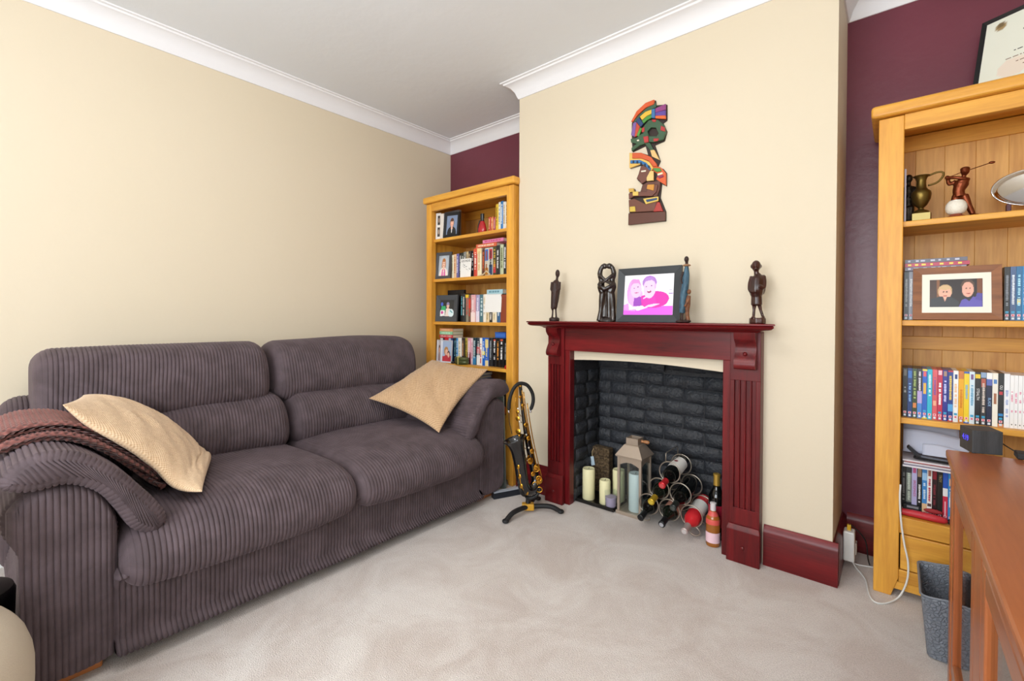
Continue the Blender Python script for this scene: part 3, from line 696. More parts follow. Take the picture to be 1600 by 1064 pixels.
def row(spec, x, yf, z, group, where, kindname, dvd=False, dirx=1, lean=0):
    """spec: (colourname, cover, width, height, bands, words). Placed from x to the right"""
    n = len(spec); objs = []
    for i, (cn, cov, w_, h, bands, words) in enumerate(spec):
        r = random.Random(hash((where, i)) % 9999+i); r = random.Random(sum(map(ord, where))*31+i)
        dp = .135 if dvd else .12; y = yf+r.uniform(0, .004 if dvd else .010)
        bs = list(bands)
        m = book_mesh(x, x+w_-.0006, y, dp, z+.0004, h, cov, bs, i, dvd)
        lab = '%s %s, %s from the %s' % (cn, kindname, cnt(i), where)
        o = m.build(kindname.replace(' ', '_'), P_spine, base=(x+w_/2, y+dp/2, z), label=lab, cat='book' if not dvd else 'film case', group=group)
        for (s, f, size, col) in words:
            mt = mat('ink_'+col.lstrip('#'), col, .4)
            lettering(o, s, (x+w_/2, y-.0016, z+h*f), (0, 0, -1), (1, 0, 0), size, mt, h*.62)
        objs.append(o); x += w_
    return x
R_ = random.Random(5)
def bk(cn, cov, w_, h, tcol='#ffffff', extra=(), words=(), span=(.25, .9)):
    b = list(extra)
    if not words and tcol: b += title_bars(R_, span[0], span[1], tcol)
    return (cn, cov, w_, h, b, words)
def dv(cn, cov, tcol='#ffffff', extra=(), words=(), w_=.0142, span=(.3, .85), k=0, h=.19, rate=True):
    b = list(extra)
    if not words and tcol: b += title_bars(R_, span[0], span[1], tcol, .25, .75)
    if rate: b += dvd_bands(R_, k)
    return (cn, cov, w_, h, b, words)
F1 = (0, 1)
# --- right bookcase, third shelf: one long row of film cases
row([dv('black', '#16181c', '#a8a8a8', [(.84, .97, '#6d6a64', .2, .8)], span=(.5, .62)),
     dv('navy blue', '#173a78', '#7fb0e6', [(.8, .95, '#3a76c4', .1, .9)], span=(.3, .7)),
     dv('dark green', '#33452a', '#a9c06e', [(.2, .3, '#d98448', .15, .85)], span=(.4, .95)),
     dv('purple and black', '#2d2630', '#e8e2ea', [(.0, .55, '#bca6dc', 0, 1), (0, .3, '#4f8ad6', 0, 1)], span=(.58, .95)),
     dv('yellow bottomed bright blue', '#2360c2', None, [(.5, .72, '#e6b54a', .2, .8), (0, .03, '#e8d53c', 0, 1), (.85, .95, '#dd5a66', .2, .8), (.96, 1, '#e4d24a', 0, 1)], k=1),
     dv('turquoise', '#2bb4cf', '#d8f6fa', span=(.5, .9)),
     dv('coral pink', '#d95a62', '#8a4a9a', [(.28, .38, '#f0b090', .2, .8)], span=(.5, .85)),
     dv('crimson', '#c2274a', '#ffffff', [(.9, .99, '#f2c7d2', .15, .85)], span=(.3, .75), k=1),
     dv('indigo', '#2d2f8e', '#cfd2ff', [(.88, .98, '#a88872', .2, .8)], span=(.4, .8), k=1),
     dv('gold lettered blue', '#27418e', '#e4c65a', [(.0, .03, '#c2323e', 0, 1), (.2, .34, '#58a6e0', 0, 1), (.97, 1, '#c2323e', 0, 1)], span=(.4, .9)),
     dv('orange lettered white', '#f4f4f2', '#f0c49a', [(.84, .93, '#28417e', .3, .8)], span=(.3, .75), k=1),
     dv('amber', '#eeb01e', '#d88412', [(.85, 1, '#d07a34', 0, 1), (0, .12, '#c97a30', 0, 1)], span=(.3, .65)),
     dv('blue capped yellow', '#f2d22c', '#86b6cf', [(.0, .03, '#3c62b4', 0, 1), (.96, 1, '#3c62b4', 0, 1)], span=(.45, .75)),
     dv('pale sky blue', '#d8eaf4', '#6aa8cc', [(.85, .95, '#7a5a8c', .25, .75)], span=(.35, .75), k=1),
     dv('yellow topped black', '#1b1b1d', None, [(.88, .96, '#ecc92c', .05, .95)], [('STEALTH', .58, .0105, '#f2f2f2')], k=1, w_=.0148),
     dv('grey and red streaked', '#3c3a3c', '#d6c8be', [(.72, .88, '#b85a48', .1, .9), (.9, 1, '#8fa8c8', 0, 1)], span=(.25, .8), k=1),
     dv('white topped navy', '#1d2440', None, [(.88, 1, '#f4f4f4', 0, 1), (.76, .88, '#5868b4', 0, 1)], [('BLADE', .45, .0105, '#9cc4ee')], w_=.0148),
     dv('cream', '#f3efe2', None, [(.8, .88, '#5a8cc8', .2, .8), (.42, .62, '#a87050', .25, .75)], rate=False),
     dv('red marked black', '#202226', None, [(.6, .66, '#c43840', .2, .8), (.2, .25, '#2f86c8', .1, .9), (.0, .06, '#d98a54', 0, 1)], [('OLI', .74, .010, '#f0f0f0')], k=1, w_=.0148),
     dv('white and lilac', '#f3f4f8', '#a6b4dc', span=(.2, .7), rate=False)]
    + [dv('pink lettered slim white', '#f7f6f6', '#e89ab4', [(.06, .08, '#555555', .35, .65), (.3, .34, '#e8a0b8', .3, .7)], w_=.0098, span=(.5, .7), rate=False, h=.186) for _ in range(6)],
    .0195, 2.345, RZ[2], 'film cases on the third shelf', 'chimney end of third shelf film row', 'film case', True)
# --- right bookcase, second shelf
row([dv('black', '#1a1a1e', '#999999'), dv('silver grey', '#9a9aa6', '#eeeeee'), dv('matt black', '#202022', '#bbbbbb')], .0195, 2.37, RZ[1], 'film cases behind the brown wooden frame', 'chimney end of second shelf', 'film case', True)
row([dv('black', '#17191d', '#8a8f98', k=1), dv('white titled blue grey', '#46618c', '#dfe8f4', k=1), dv('teal blue', '#1f6a9c', '#a8e0f6', [(.3, .4, '#e8dc9a', .2, .8)], k=1),
     dv('bright blue', '#2a86c0', '#eef6fa'), dv('yellow flashed dark', '#26262c', '#e0c22e', [(.6, .72, '#e8c92e', .1, .9)]), dv('red', '#a8283a', '#eeeeee'), dv('grey', '#70767e', '#eeeeee'), dv('charcoal', '#2b2d33', '#cccccc'), dv('white', '#eeeeee', '#8899aa')],
    .289, 2.36, RZ[1], 'film cases beside the brown wooden frame', 'brown frame on second shelf', 'film case', True)
# three cases lying flat on the hidden row
for k, (cn, cv, tc_, dx) in enumerate((('slim grey', '#5c5a68', '#b8b8cc', 0), ('crimson', '#b02348', '#eed43c', .006), ('grey violet', '#6a6278', '#c8c8d8', -.002))[::-1]):
    z = RZ[1]+.1912+k*.0146; m = MB().col(cv).box((.021, 2.352, z), (.1945+dx, 2.487, z+.0140))
    xx = .03
    while xx < .18:
        ww = R_.uniform(.006, .014); m.col(tc_).add([(xx, 2.3515, z+.004), (xx+ww, 2.3515, z+.004), (xx+ww, 2.3515, z+.0105), (xx, 2.3515, z+.0105)], [(0, 1, 2, 3)]); xx += ww+R_.uniform(.003, .02)
    m.build('film_case', P_spine, base=(.105, 2.42, z), label='%s film case lying flat, %s of three above the wooden frame' % (cn, ('lowest', 'middle', 'topmost')[k]), cat='film case', group='film cases lying flat on the second shelf')
# --- right bookcase, bottom shelf
row([dv('black', '#17181b', '#777777'), dv('grey patterned', '#7d857e', '#c9d4c4', [(0, .25, '#2b2d33', 0, 1), (.85, 1, '#35373c', 0, 1)], w_=.0165),
     dv('lilac', '#b9b4dc', None, [(.86, .97, '#c85a8c', .2, .8)], [('BRIDESMAIDS', .55, .0105, '#b8246c')], k=1, w_=.0155),
     dv('white lettered black', '#1a1a1c', '#e6e6e6', [(.8, .98, '#a08468', .1, .9)], span=(.3, .65), k=1), dv('sky blue and sand', '#3f8ad0', '#cfe6f6', [(.0, .28, '#e4bf94', 0, 1), (.75, .9, '#9cc8ee', .0, 1)], span=(.35, .7)),
     dv('red lettered white', '#f0eeec', '#c23e50', [(.85, .98, '#a86a58', .2, .8), (.24, .3, '#5a3a38', .1, .9)], span=(.35, .8)),
     dv('maroon black', '#2a1416', '#7e2a34', [(.8, 1, '#8c1c2c', .1, .9)], span=(.3, .7), k=1),
     dv('near black', '#26221e', None, [], [('TROY', .84, .0105, '#b7a675')], w_=.0155), dv('blue, white and red', '#2f5cc0', None, [(0, .5, '#d0304c', 0, 1), (.5, .66, '#f2f2f4', 0, 1), (.1, .4, '#f0b8c4', .35, .65)]),
     dv('azure', '#3b92d6', '#e2f2fb', [(.72, .86, '#e0b496', .2, .8), (.3, .5, '#e8eef8', .25, .75)], span=(.5, .68), k=1), dv('royal blue', '#2a4aa4', '#e8e8f4'), dv('navy', '#1d2b5c', '#e8e8f4')],
    .0195, 2.352, RZ[3], 'film cases on the bottom shelf', 'chimney end of bottom shelf', 'film case', True)
# --- left bookcase
L_IN = LB['x0']+.026; L_OUT = LB['x1']-.026; LY = 2.275
def lrow(spec, x, z, shelf, y=None, start='frame end', k=1.):
    spec = [(a, b, c*k, d, e, f) for a, b, c, d, e, f in spec]
    return row(spec, x, y or LY, z, 'paperbacks on the %s shelf' % shelf, '%s of the %s shelf beside the sofa' % (start, shelf), 'paperback')
# top shelf
xe = L_OUT-.115
lrow([bk('small red', '#c03a2c', .022, .105, '#f0c8a0'), bk('small orange', '#d87a3a', .02, .105, '#ffe0b0'), bk('small crimson', '#a82838', .018, .10, '#eebbbb')], -2.142, LZ[0], 'top', start='bottle')
lrow([bk('yellow', '#e8c33c', .026, .185, '#8a6a20'), bk('cream and blue', '#e6e2d2', .02, .195, '#4a78b0'), bk('blue', '#2f7cc0', .024, .198, '#e8f2fa'), bk('white', '#ece8e0', .024, .19, '#c09a50'), bk('tan', '#d3b98c', .018, .185, '#805a30')], -2.079, LZ[0], 'top', start='yellow end')
# second shelf
x = -2.515
x = lrow([bk('cream', '#ece6cc', .018, .175, '#c8b890'), bk('peach', '#ecc49a', .02, .178, '#b46a3c'), bk('lilac blue', '#6c68a4', .02, .18, '#e0e0f4'), bk('black', '#1d1d20', .024, .183, '#c8c8c8'), bk('dark green', '#26332c', .018, .183, '#c8d0c8'), bk('grey', '#85847e', .018, .186, '#eeeeee'), bk('beige', '#c9b48a', .018, .186, '#70583c'), bk('dark brown', '#3a2a22', .02, .188, '#c8a880'), bk('dull black', '#18191d', .018, .188, '#dddddd')], x, LZ[1], 'second', k=1.33)
lrow([bk('red and white', '#cf4a38', .028, .2, '#f6e6dc', [(.8, 1, '#e05a3c', 0, 1)]), bk('ivory', '#f2e6c4', .03, .198, '#d8b47c', [(.82, 1, '#f4d8a0', 0, 1)]), bk('rust', '#5c3024', .022, .19, '#d8643c'), bk('blue splashed', '#d4d0c0', .028, .195, '#a0542c', [(.55, .95, '#3a6cc0', .1, .9), (.05, .3, '#c88a34', .1, .9)]), bk('red splashed', '#c8c4bc', .028, .195, '#20242c', [(.6, .95, '#c83a44', .1, .9), (.05, .4, '#304a70', .1, .9)]),
      bk('olive', '#4c4426', .026, .2, '#d8b040', [(.1, .4, '#c82c3c', .2, .8)]), bk('black', '#202024', .024, .203, '#e2e2e2'), bk('sage', '#c3cba8', .026, .205, '#68704c'), bk('white lettered black', '#16181a', .022, .206, '#f4f4f4'), bk('lime green', '#a8bf3c', .014, .206, '#eef4c0')], x, LZ[1], 'second', start='red book', k=1.33)
# third shelf
x = -2.42
x = lrow([bk('black', '#19191c', .022, .205, '#5ab0c0'), bk('dark', '#23262a', .02, .2, '#e8e8e8'), bk('yellow topped grey', '#8c8878', .026, .195, '#c8483c', [(.88, 1, '#f0c832', 0, 1)]), bk('red flowered', '#6c5244', .022, .19, '#d84a34', [(.5, .85, '#d83c30', .1, .9)])], x, LZ[2], 'third', k=1.27)
x = lrow([bk('rose pink', '#e0a8ac', .034, .192, '#f8e4e4', [(0, .35, '#f3ded8', 0, 1)]), bk('lavender', '#a8a4c8', .026, .19, '#e8e6f4', [(0, .4, '#e4dcea', 0, 1)]), bk('slate teal', '#4a7480', .034, .192, '#cfe4e8'), bk('white', '#eee6d6', .02, .19, '#c8b898'), bk('sand', '#e2cfa8', .022, .068, '#a08858'), bk('black and white', '#24221f', .026, .068, '#f0ece4'), bk('ivory', '#f0e4c8', .03, .068, '#c8b88c'), bk('denim blue', '#33608c', .026, .185, '#d8e6f0'), bk('brick red', '#8a3c24', .042, .185, None)], x, LZ[2], 'third', start='pink book', k=1.27)
# fourth shelf
x = -2.645
x = lrow([bk('white and black', '#e8e4dc', .026, .178, '#22242a'), bk('plum', '#40202e', .02, .178, '#d8c8c8'), bk('scarlet', '#cb2434', .034, .18, None, [], [('HARLAN COBEN', .5, .019, '#f4e8e4')]), bk('pale blue', '#a8bccc', .02, .178, '#4a5a78'), bk('navy', '#1c3a6c', .02, .178, '#8ab0dc'), bk('black teal', '#1a2c34', .022, .182, '#8cc4d0'), bk('bright blue', '#2f88c4', .018, .182, '#d6ecf8'),
          bk('white', '#f0eae0', .03, .185, '#c8b890'), bk('charcoal brown', '#3a2c28', .024, .185, '#d8a070'), bk('mustard', '#b4a042', .02, .186, '#302a18')], x, LZ[3], 'fourth', k=1.27)
lrow([bk('pink and cream', '#dc9cac', .026, .186, '#f8e8ec', [(0, .45, '#7a2038', 0, 1)]), bk('pale pink', '#eed4d8', .022, .186, '#c88898'), bk('dark teal', '#1f3a44', .026, .19, '#c8dce0', [(0, .3, '#3a80b0', 0, 1)]), bk('red banded grey', '#3c4048', .024, .19, '#e8e8e8', [(.42, .68, '#c02a34', 0, 1), (0, .36, '#f2f0ee', 0, 1)]), bk('white', '#f4f0ea', .022, .19, '#c84c4c', span=(.1, .8)),
      bk('yellow spotted blue', '#2468c8', .024, .193, '#e8f0fa', [(.38, .52, '#f0dc30', .05, .95)]), bk('blue and gold', '#3f68c4', .024, .193, '#f0e0a0', [(.65, .95, '#e6d088', 0, 1), (0, .2, '#e6d8a8', 0, 1)]), bk('grey lettered black', '#26282c', .026, .195, '#98a0a8'), bk('black thriller', '#141417', .026, .195, '#e8e8e8', [(.88, .95, '#cf4a34', .2, .8)]), bk('orange lettered black', '#17120f', .026, .196, '#e89a44'), bk('white lettered black', '#121214', .03, .196, '#f4f4f4', [(.9, .96, '#d85a3c', .2, .8)]), bk('jet black', '#0e0e10', .018, .196, '#a0a0a0')], x, LZ[3], 'fourth', start='pink book', k=1.27)
# fifth shelf, mostly behind the sofa
lrow([bk('pale aqua', '#a6c4cc', .03, .2, '#e8f4f6'), bk('sky blue', '#5c9ad8', .03, .21, '#e4f0fa'), bk('cornflower blue', '#4a86d0', .024, .21, '#cfe2f6'), bk('navy and ice', '#22406c', .024, .205, '#b4d0ea', [(0, .3, '#a8c8d8', 0, 1)]), bk('grey', '#5a6068', .018, .2, '#c8ccd0'), bk('lime and yellow', '#c4c440', .026, .205, '#7aa030', [(0, .3, '#4aa860', 0, 1)]), bk('black', '#141416', .03, .205, '#78866a'), bk('dull black', '#19191b', .03, .2, '#444444')], -2.165, LZ[4], 'fifth', start='blue book')
# books lying flat on the rows
def flat_book(x0, x1, y0, y1, z, h, cov, cn, where, word=None, tcol='#ffffff', name='paperback'):
    m = MB().col(cov).box((x0, y0, z), (x1, y1, z+h*.12)).box((x0, y0, z+h*.88), (x1, y1, z+h)).box((x0, y0, z+h*.12), (x1, y0+.004, z+h*.88))
    m.col('#e6dcc6').box((x0+.002, y0+.004, z+h*.12), (x1-.002, y1-.002, z+h*.88))
    if not word and tcol:
        xx = x0+.02
        while xx < x1-.03:
            ww = R_.uniform(.005, .012); m.col(tcol).add([(xx, y0-.0006, z+h*.3), (xx+ww, y0-.0006, z+h*.3), (xx+ww, y0-.0006, z+h*.72), (xx, y0-.0006, z+h*.72)], [(0, 1, 2, 3)]); xx += ww+R_.uniform(.002, .008)
    o = m.build(name, P_spine, base=((x0+x1)/2, (y0+y1)/2, z), label='%s paperback lying flat %s' % (cn, where), cat='book', group='books lying flat in the sofa bookcase')
    if word: lettering(o, word, ((x0+x1)/2, y0-.0008, z+h/2), (1, 0, 0), (0, 0, 1), h*.75, mat('ink_f4e8e4', '#f4e8e4', .4), (x1-x0)*.85)
    return o
flat_book(-2.26, -2.066, 2.28, 2.39, LZ[1]+.2012, .026, '#de6a48', 'orange red and cream', 'on the second shelf row', tcol='#f6e4c8')
flat_book(-2.19, -2.0, 2.275, 2.385, LZ[1]+.2274, .022, '#e485b0', 'pink', 'at the top of the second shelf pile', tcol='#c23a6c')
flat_book(-2.15, -2.005, 2.275, 2.38, LZ[2]+.1862+.006, .03, '#a9cdd6', 'pale turquoise', 'on the third shelf row', tcol='#5a8c9c')
flat_book(-2.64, -2.497, 2.275, 2.385, LZ[3]+.1805, .023, '#cf2f3c', 'scarlet', 'lowest of the pile on the fourth shelf', 'HARLAN COBEN')
flat_book(-2.64, -2.497, 2.276, 2.386, LZ[3]+.2037, .024, '#8fcfa2', 'mint green', 'in the middle of the fourth shelf pile', tcol='#d8f2dc')
flat_book(-2.64, -2.497, 2.278, 2.388, LZ[3]+.2279, .022, '#e8a070', 'peach', 'on top of the fourth shelf pile', tcol='#f4d0a8')
flat_book(-2.47, -2.21, 2.26, 2.40, LZ[4]+.24, .022, '#3a4c9a', 'royal blue', 'just under the fourth shelf', tcol='#8ab0e8')
flat_book(-2.47, -2.22, 2.262, 2.40, LZ[4]+.218, .0215, '#5a86c8', 'lighter blue', 'below the royal blue one', tcol='#d0e0f4')
MB().col('#6e6258').box((-2.47, 2.27, LZ[4]+.0004), (-2.20, 2.40, LZ[4]+.2175)).build('storage_box', P_spine, base=(-2.29, 2.33, LZ[4]), bevel=.003, label='taupe box under the blue books on the low shelf', cat='box')
m = MB().col('#2b58a8').box((-2.07, 2.272, LZ[3]+.1964), (-1.975, 2.36, LZ[3]+.236)).col('#3a6cc0').box((-2.067, 2.2712, LZ[3]+.205), (-1.978, 2.272, LZ[3]+.225))
m.build('box_file', P_spine, base=(-2.022, 2.32, LZ[3]+.1964), bevel=.004, label='small blue box on the black books of the fourth shelf', cat='box')
# ================================================================== fireplace surround
FS = thing('fireplace_surround', 'dark red mahogany fireplace surround with fluted legs on the chimney breast', 'fireplace', (-1.0, 2.2, 0))
def leg(x0, x1, inner):
    # fluted board: profile across x, grooves cut between z 0.235 and 0.80
    yb, yf = BY, 2.177; m = MB(); m.box((x0, yf+.012, 0), (x1, yb, 1.015)); m.box((x0, yf, 0), (x1, yf+.0125, .235)); m.box((x0, yf, .80), (x1, yf+.0125, 1.015))
    g = .0085; n = 4; step = (x1-x0-.03)/n; c = x0+.015
    xs = [x0]
    for k in range(n): mid = c+step*(k+.5); xs += [mid-g, mid+g]
    xs.append(x1)
    for k in range(0, len(xs), 2): m.box((xs[k], yf, .2345), (xs[k+1], yf+.0125, .8005))
    return m
XA = (-1.562, -1.452); XB_ = (-.566, -.444)
for (a, b) in (XA, XB_):
    l = leg(a, b, 0).build('leg', M_mah, FS, bevel=.0015, seg=1)
    # plinth block with moulded cap and rosette
    p_ = MB().box((a-.006, 2.158, 0), (b+.006, 2.178, .145)).add([(a-.006, 2.158, .145), (b+.006, 2.158, .145), (b+.006, 2.178, .145), (a-.006, 2.178, .145), (a, 2.172, .163), (b, 2.172, .163), (b, 2.178, .163), (a, 2.178, .163)], [(0, 3, 2, 1), (4, 5, 6, 7), (0, 1, 5, 4), (1, 2, 6, 5), (2, 3, 7, 6), (3, 0, 4, 7)])
    pb = p_.build('plinth_block', M_mah, FS, bevel=.002)
    MB().lathe([(.006, 0), (.0085, .003), (.006, .006), (.0, .007)], ((a+b)/2, 2.158, .07), (0, -1, 0), 12).build('stud', M_mah, pb, smooth=60)
    # scroll corbel
    ca, cb = (a+.016, b-.018) if a < -1 else (a+.024, b-.014)
    sc = [(2.178, .852), (2.145, .852), (2.135, .858), (2.131, .87), (2.134, .885), (2.145, .905), (2.158, .925), (2.163, .945), (2.158, .962), (2.143, .975), (2.132, .99), (2.128, 1.013), (2.178, 1.013)]
    cz = MB().prism(sc, (0, 0, 0), (0, 1, 0), (0, 0, 1), ca, cb).build('corbel', M_mah, FS, smooth=50)
    MB().lathe([(.0, 0), (.0075, 0), (.009, .004), (.006, .009), (0, .010)], ((ca+cb)/2, 2.152, .918), (0, -1, .4), 12).build('stud', M_mah, cz, smooth=60)
MB().box((-1.452, 2.186, .884), (-.566, BY, 1.015)).build('frieze', M_mahx, FS, bevel=.002)
for a, b in ((-1.452, -1.418), (-.60, -.566)): MB().box((a, 2.19, 0), (b, BY, .884)).build('inner_jamb', M_mah, FS, bevel=.002)
pr = [(0, 1.012), (.055, 1.012), (.062, 1.018), (.072, 1.022), (.098, 1.024), (.112, 1.0265), (.120, 1.032), (.124, 1.036), (.119, 1.041), (.128, 1.044), (.128, 1.048), (.124, 1.0505), (0, 1.0505)]
vs = []
for s, xx in ((-1, -1.508), (1, -.489)):
    for a, b in pr: vs.append((xx+s*max(a-.008, 0), BY-.055-a if a > 0 else BY, b))
n = len(pr)
MB().add(vs, [(i, (i+1) % n, n+(i+1) % n, n+i) for i in range(n)]+[tuple(range(n-1, -1, -1)), tuple(range(n, 2*n))]).build('mantel_shelf', M_mahx, FS, smooth=30)
MT = 1.0505
# ------------------------------------------------------------------ framed pictures
def frame(name, label, c, W, H, fw, depth, col, print_bg, shapes, yaw=0, lean=0, mount=None, nx=60, ny=50, slope=.0, group=None, mt=None, cat='picture frame', bevel_in=.006, back=None):
    """picture frame: c = bottom centre of its front, yaw about z, lean backwards (radians)"""
    ex = np.array([math.cos(yaw), math.sin(yaw), 0]); nb = np.array([-math.sin(yaw), math.cos(yaw), 0])       # nb points backwards
    ey = np.array([0, 0, 1.])*math.cos(lean)+nb*math.sin(lean); nz = np.cross(ex, ey)      # towards the viewer
    c = np.asarray(c, float)+np.array([0, 0, (depth+.0035)*math.sin(lean)]); t = thing(name, label, cat, c+nb*.01, group)
    fm = mt or mat('frame_'+col.lstrip('#'), col, .45)
    # mitred mouldings
    o = c-ex*W/2
    qs = [((0, 0), (W, 0), (W-fw, fw), (fw, fw)), ((W, 0), (W, H), (W-fw, H-fw), (W-fw, fw)), ((W, H), (0, H), (fw, H-fw), (W-fw, H-fw)), ((0, H), (0, 0), (fw, fw), (fw, H-fw))]
    for q in qs:
        pts = [o+ex*a+ey*b for a, b in q]; h = [0, 0, -bevel_in, -bevel_in]
        vs = [p+nz*k for p, k in zip(pts, h)]+[p-nz*depth for p in pts]
        MB().add(vs, [(0, 1, 2, 3), (7, 6, 5, 4), (0, 4, 5, 1), (1, 5, 6, 2), (2, 6, 7, 3), (3, 7, 4, 0)]).build('moulding', fm, t)
    mw = mount or 0; mp = o+ex*fw+ey*fw-nz*(bevel_in+.002)
    if mount: MB().add([mp, mp+ex*(W-2*fw), mp+ex*(W-2*fw)+ey*(H-2*fw), mp+ey*(H-2*fw)], [(0, 1, 2, 3)]).build('mount', mat('ivory_mount_card', '#f6f1e4', .7), t)
    po = mp+ex*mw+ey*mw+nz*.0006
    raster('photograph', po, ex, ey, W-2*fw-2*mw, H-2*fw-2*mw, nx, ny, print_bg, shapes, t)
    bo = o+ex*.004+ey*.004-nz*(depth-.001)
    MB().obox(o+ex*W/2+ey*H/2-nz*(depth+.0016), ex*(W/2-.004), ey*(H/2-.004), nz*.0015).build('backing', mat('frame_back_board', '#3a332c', .8), t)
    if back:   # easel strut
        a = o+ex*W/2+ey*H*.62-nz*depth; b = c+nb*back; b = np.array([b[0], b[1], c[2]-(depth+.0035)*math.sin(lean)+.0025])
        MB().obox((a+b)/2, ex*.018, (a-b)/2, np.cross(ex, (a-b)/np.linalg.norm(a-b))*.0015).build('strut', mat('frame_back_board', '#3a332c', .8), t)
    return t
SK = '#f0b8a0'
kids = [('p', [(0, 0), (1, 0), (1, .22), (.55, .2), (.3, .1), (0, .25)], '#ee62ec'), ('e', .12, .16, .14, .13, '#f7a0f4'), ('e', .2, .55, .14, .36, '#e8a2e4'), ('p', [(.1, .6), (.1, .2), (.22, .12), (.4, .2), (.38, .6)], '#eab0ea'),
        ('e', .60, .35, .30, .18, '#ee36b0'), ('e', .68, .40, .24, .18, '#ee36b0'), ('p', [(.36, .42), (.42, .2), (.7, .22), (.62, .5)], '#ef40b8'),
        ('p', [(.22, .48), (.2, .22), (.38, .22), (.36, .45)], '#9d4cc0'), ('e', .25, .64, .115, .215, '#f7c8ee'), ('p', [(.13, .72), (.16, .9), (.3, .9), (.36, .72), (.28, .80), (.2, .80)], '#dd94d8'),
        ('e', .52, .80, .145, .17, '#b07cd0'), ('e', .525, .655, .125, .245, '#f9cdf0'), ('e', .64, .70, .02, .06, '#f2b2e6'), ('p', [(.40, .80), (.45, .93), (.58, .93), (.65, .80), (.56, .86), (.46, .84)], '#b586d4'),
        ('e', .205, .67, .014, .014, '#7a3c92'), ('e', .285, .70, .014, .014, '#7a3c92'), ('p', [(.22, .56), (.25, .545), (.305, .575), (.25, .53)], '#c23c92'), ('e', .26, .555, .045, .012, '#c85a9c'), ('e', .455, .70, .018, .012, '#7a3c92'), ('e', .565, .72, .014, .014, '#7a3c92'),
        ('e', .52, .575, .045, .032, '#a02c6c'), ('e', .515, .59, .03, .012, '#fff0fa'), ('p', [(.40, .42), (.47, .46), (.475, .43), (.405, .39)], '#ffd8f6'),
        ('p', [(.1, .3), (.12, .12), (.4, .17), (.4, .23), (.2, .2)], '#fff4fe'), ('p', [(.42, .18), (.6, .2), (.75, .27), (.62, .27), (.5, .24)], '#fbd6f6'), ('p', [(0, 0), (1, 0), (1, .18), (.6, .15), (.3, .08), (0, .12)], '#f268f2'),
        ('e', .95, .52, .05, .012, '#8c6cb4'), ('e', .94, .60, .03, .008, '#8c6cb4')]
frame('framed_photo', 'wide black picture frame of a magenta tinted photo on the mantelpiece', (-.938, 2.125, MT), .325, .272, .036, .016, '#34383c', '#fdf7fd', kids, 0, .10, nx=110, ny=90, back=.085)
# ------------------------------------------------------------------ carved figures (each one continuous carving)
def carve(name, label, m, shapes, base, vox=.0028, it=3, cat='figurine'):
    b = MB()
    for s in shapes:
        if s[0] == 't': b.tube(s[1], s[2], 10)
        elif s[0] == 'e': b.ell(s[1], *s[2])
        elif s[0] == 'b': b.box(s[1], s[2])
        elif s[0] == 'l': b.lathe(*s[1:])
    if m is None: return b
    o = b.build(name, m, base=base, label=label, cat=cat); remesh(o, vox, it); return o
def rel(c, sx=1):
    """figure frame: x along the mantel as seen from the camera, y towards the wall, z up"""
    c = np.asarray(c, float); ex = np.array([math.cos(.35), math.sin(.35), 0]); ey = np.array([-math.sin(.35), math.cos(.35), 0])
    return lambda x, y, z: c+ex*x+ey*y+np.array([0, 0, z])
M_ebony = mat('polished_ebony', '#20130f', .28, coat=.4, spec=.6)
M_dkwood = mat('carved_dark_wood', '#3d2620', .5, bump=(140, .8, .004), noise=(60, 3, (1, 1, .3)), col2='#2a1916')
M_redeb = mat('polished_red_ebony', '#2c1410', .3, coat=.4, noise=(20, 2, (1, 1, .4)), col2='#451d15')
# 1: slim robed figure
f = rel((-1.487, 2.13, MT))
carve('carved_figure', 'slim brown carved figure at the sofa end of the mantelpiece', M_dkwood, [
    ('l', [(.027, 0), (.030, .004), (.029, .018), (.022, .021)], f(0, 0, 0), (0, 0, 1), 12),
    ('t', [f(-.012, 0, .015), f(-.009, 0, .05), f(-.008, 0, .09)], [.006, .005, .007]), ('t', [f(.012, 0, .015), f(.010, 0, .05), f(.008, 0, .09)], [.006, .005, .007]),
    ('t', [f(0, 0, .07), f(-.002, 0, .075), f(.004, 0, .13), f(.008, 0, .18), f(.010, 0, .215), f(.012, 0, .232)], [.017, .019, .024, .027, .024, .012]),
    ('t', [f(-.010, -.004, .222), f(-.014, -.008, .18), f(-.004, -.022, .165)], [.010, .009, .006]), ('t', [f(.030, -.004, .222), f(.030, -.008, .18), f(.016, -.022, .172)], [.010, .009, .006]),
    ('t', [f(.013, 0, .225), f(.017, 0, .25)], [.008, .007]), ('e', f(.019, -.001, .27), (.013, .014, .023)), ('e', f(.018, -.014, .268), (.003, .005, .005))], (-1.487, 2.13, MT))
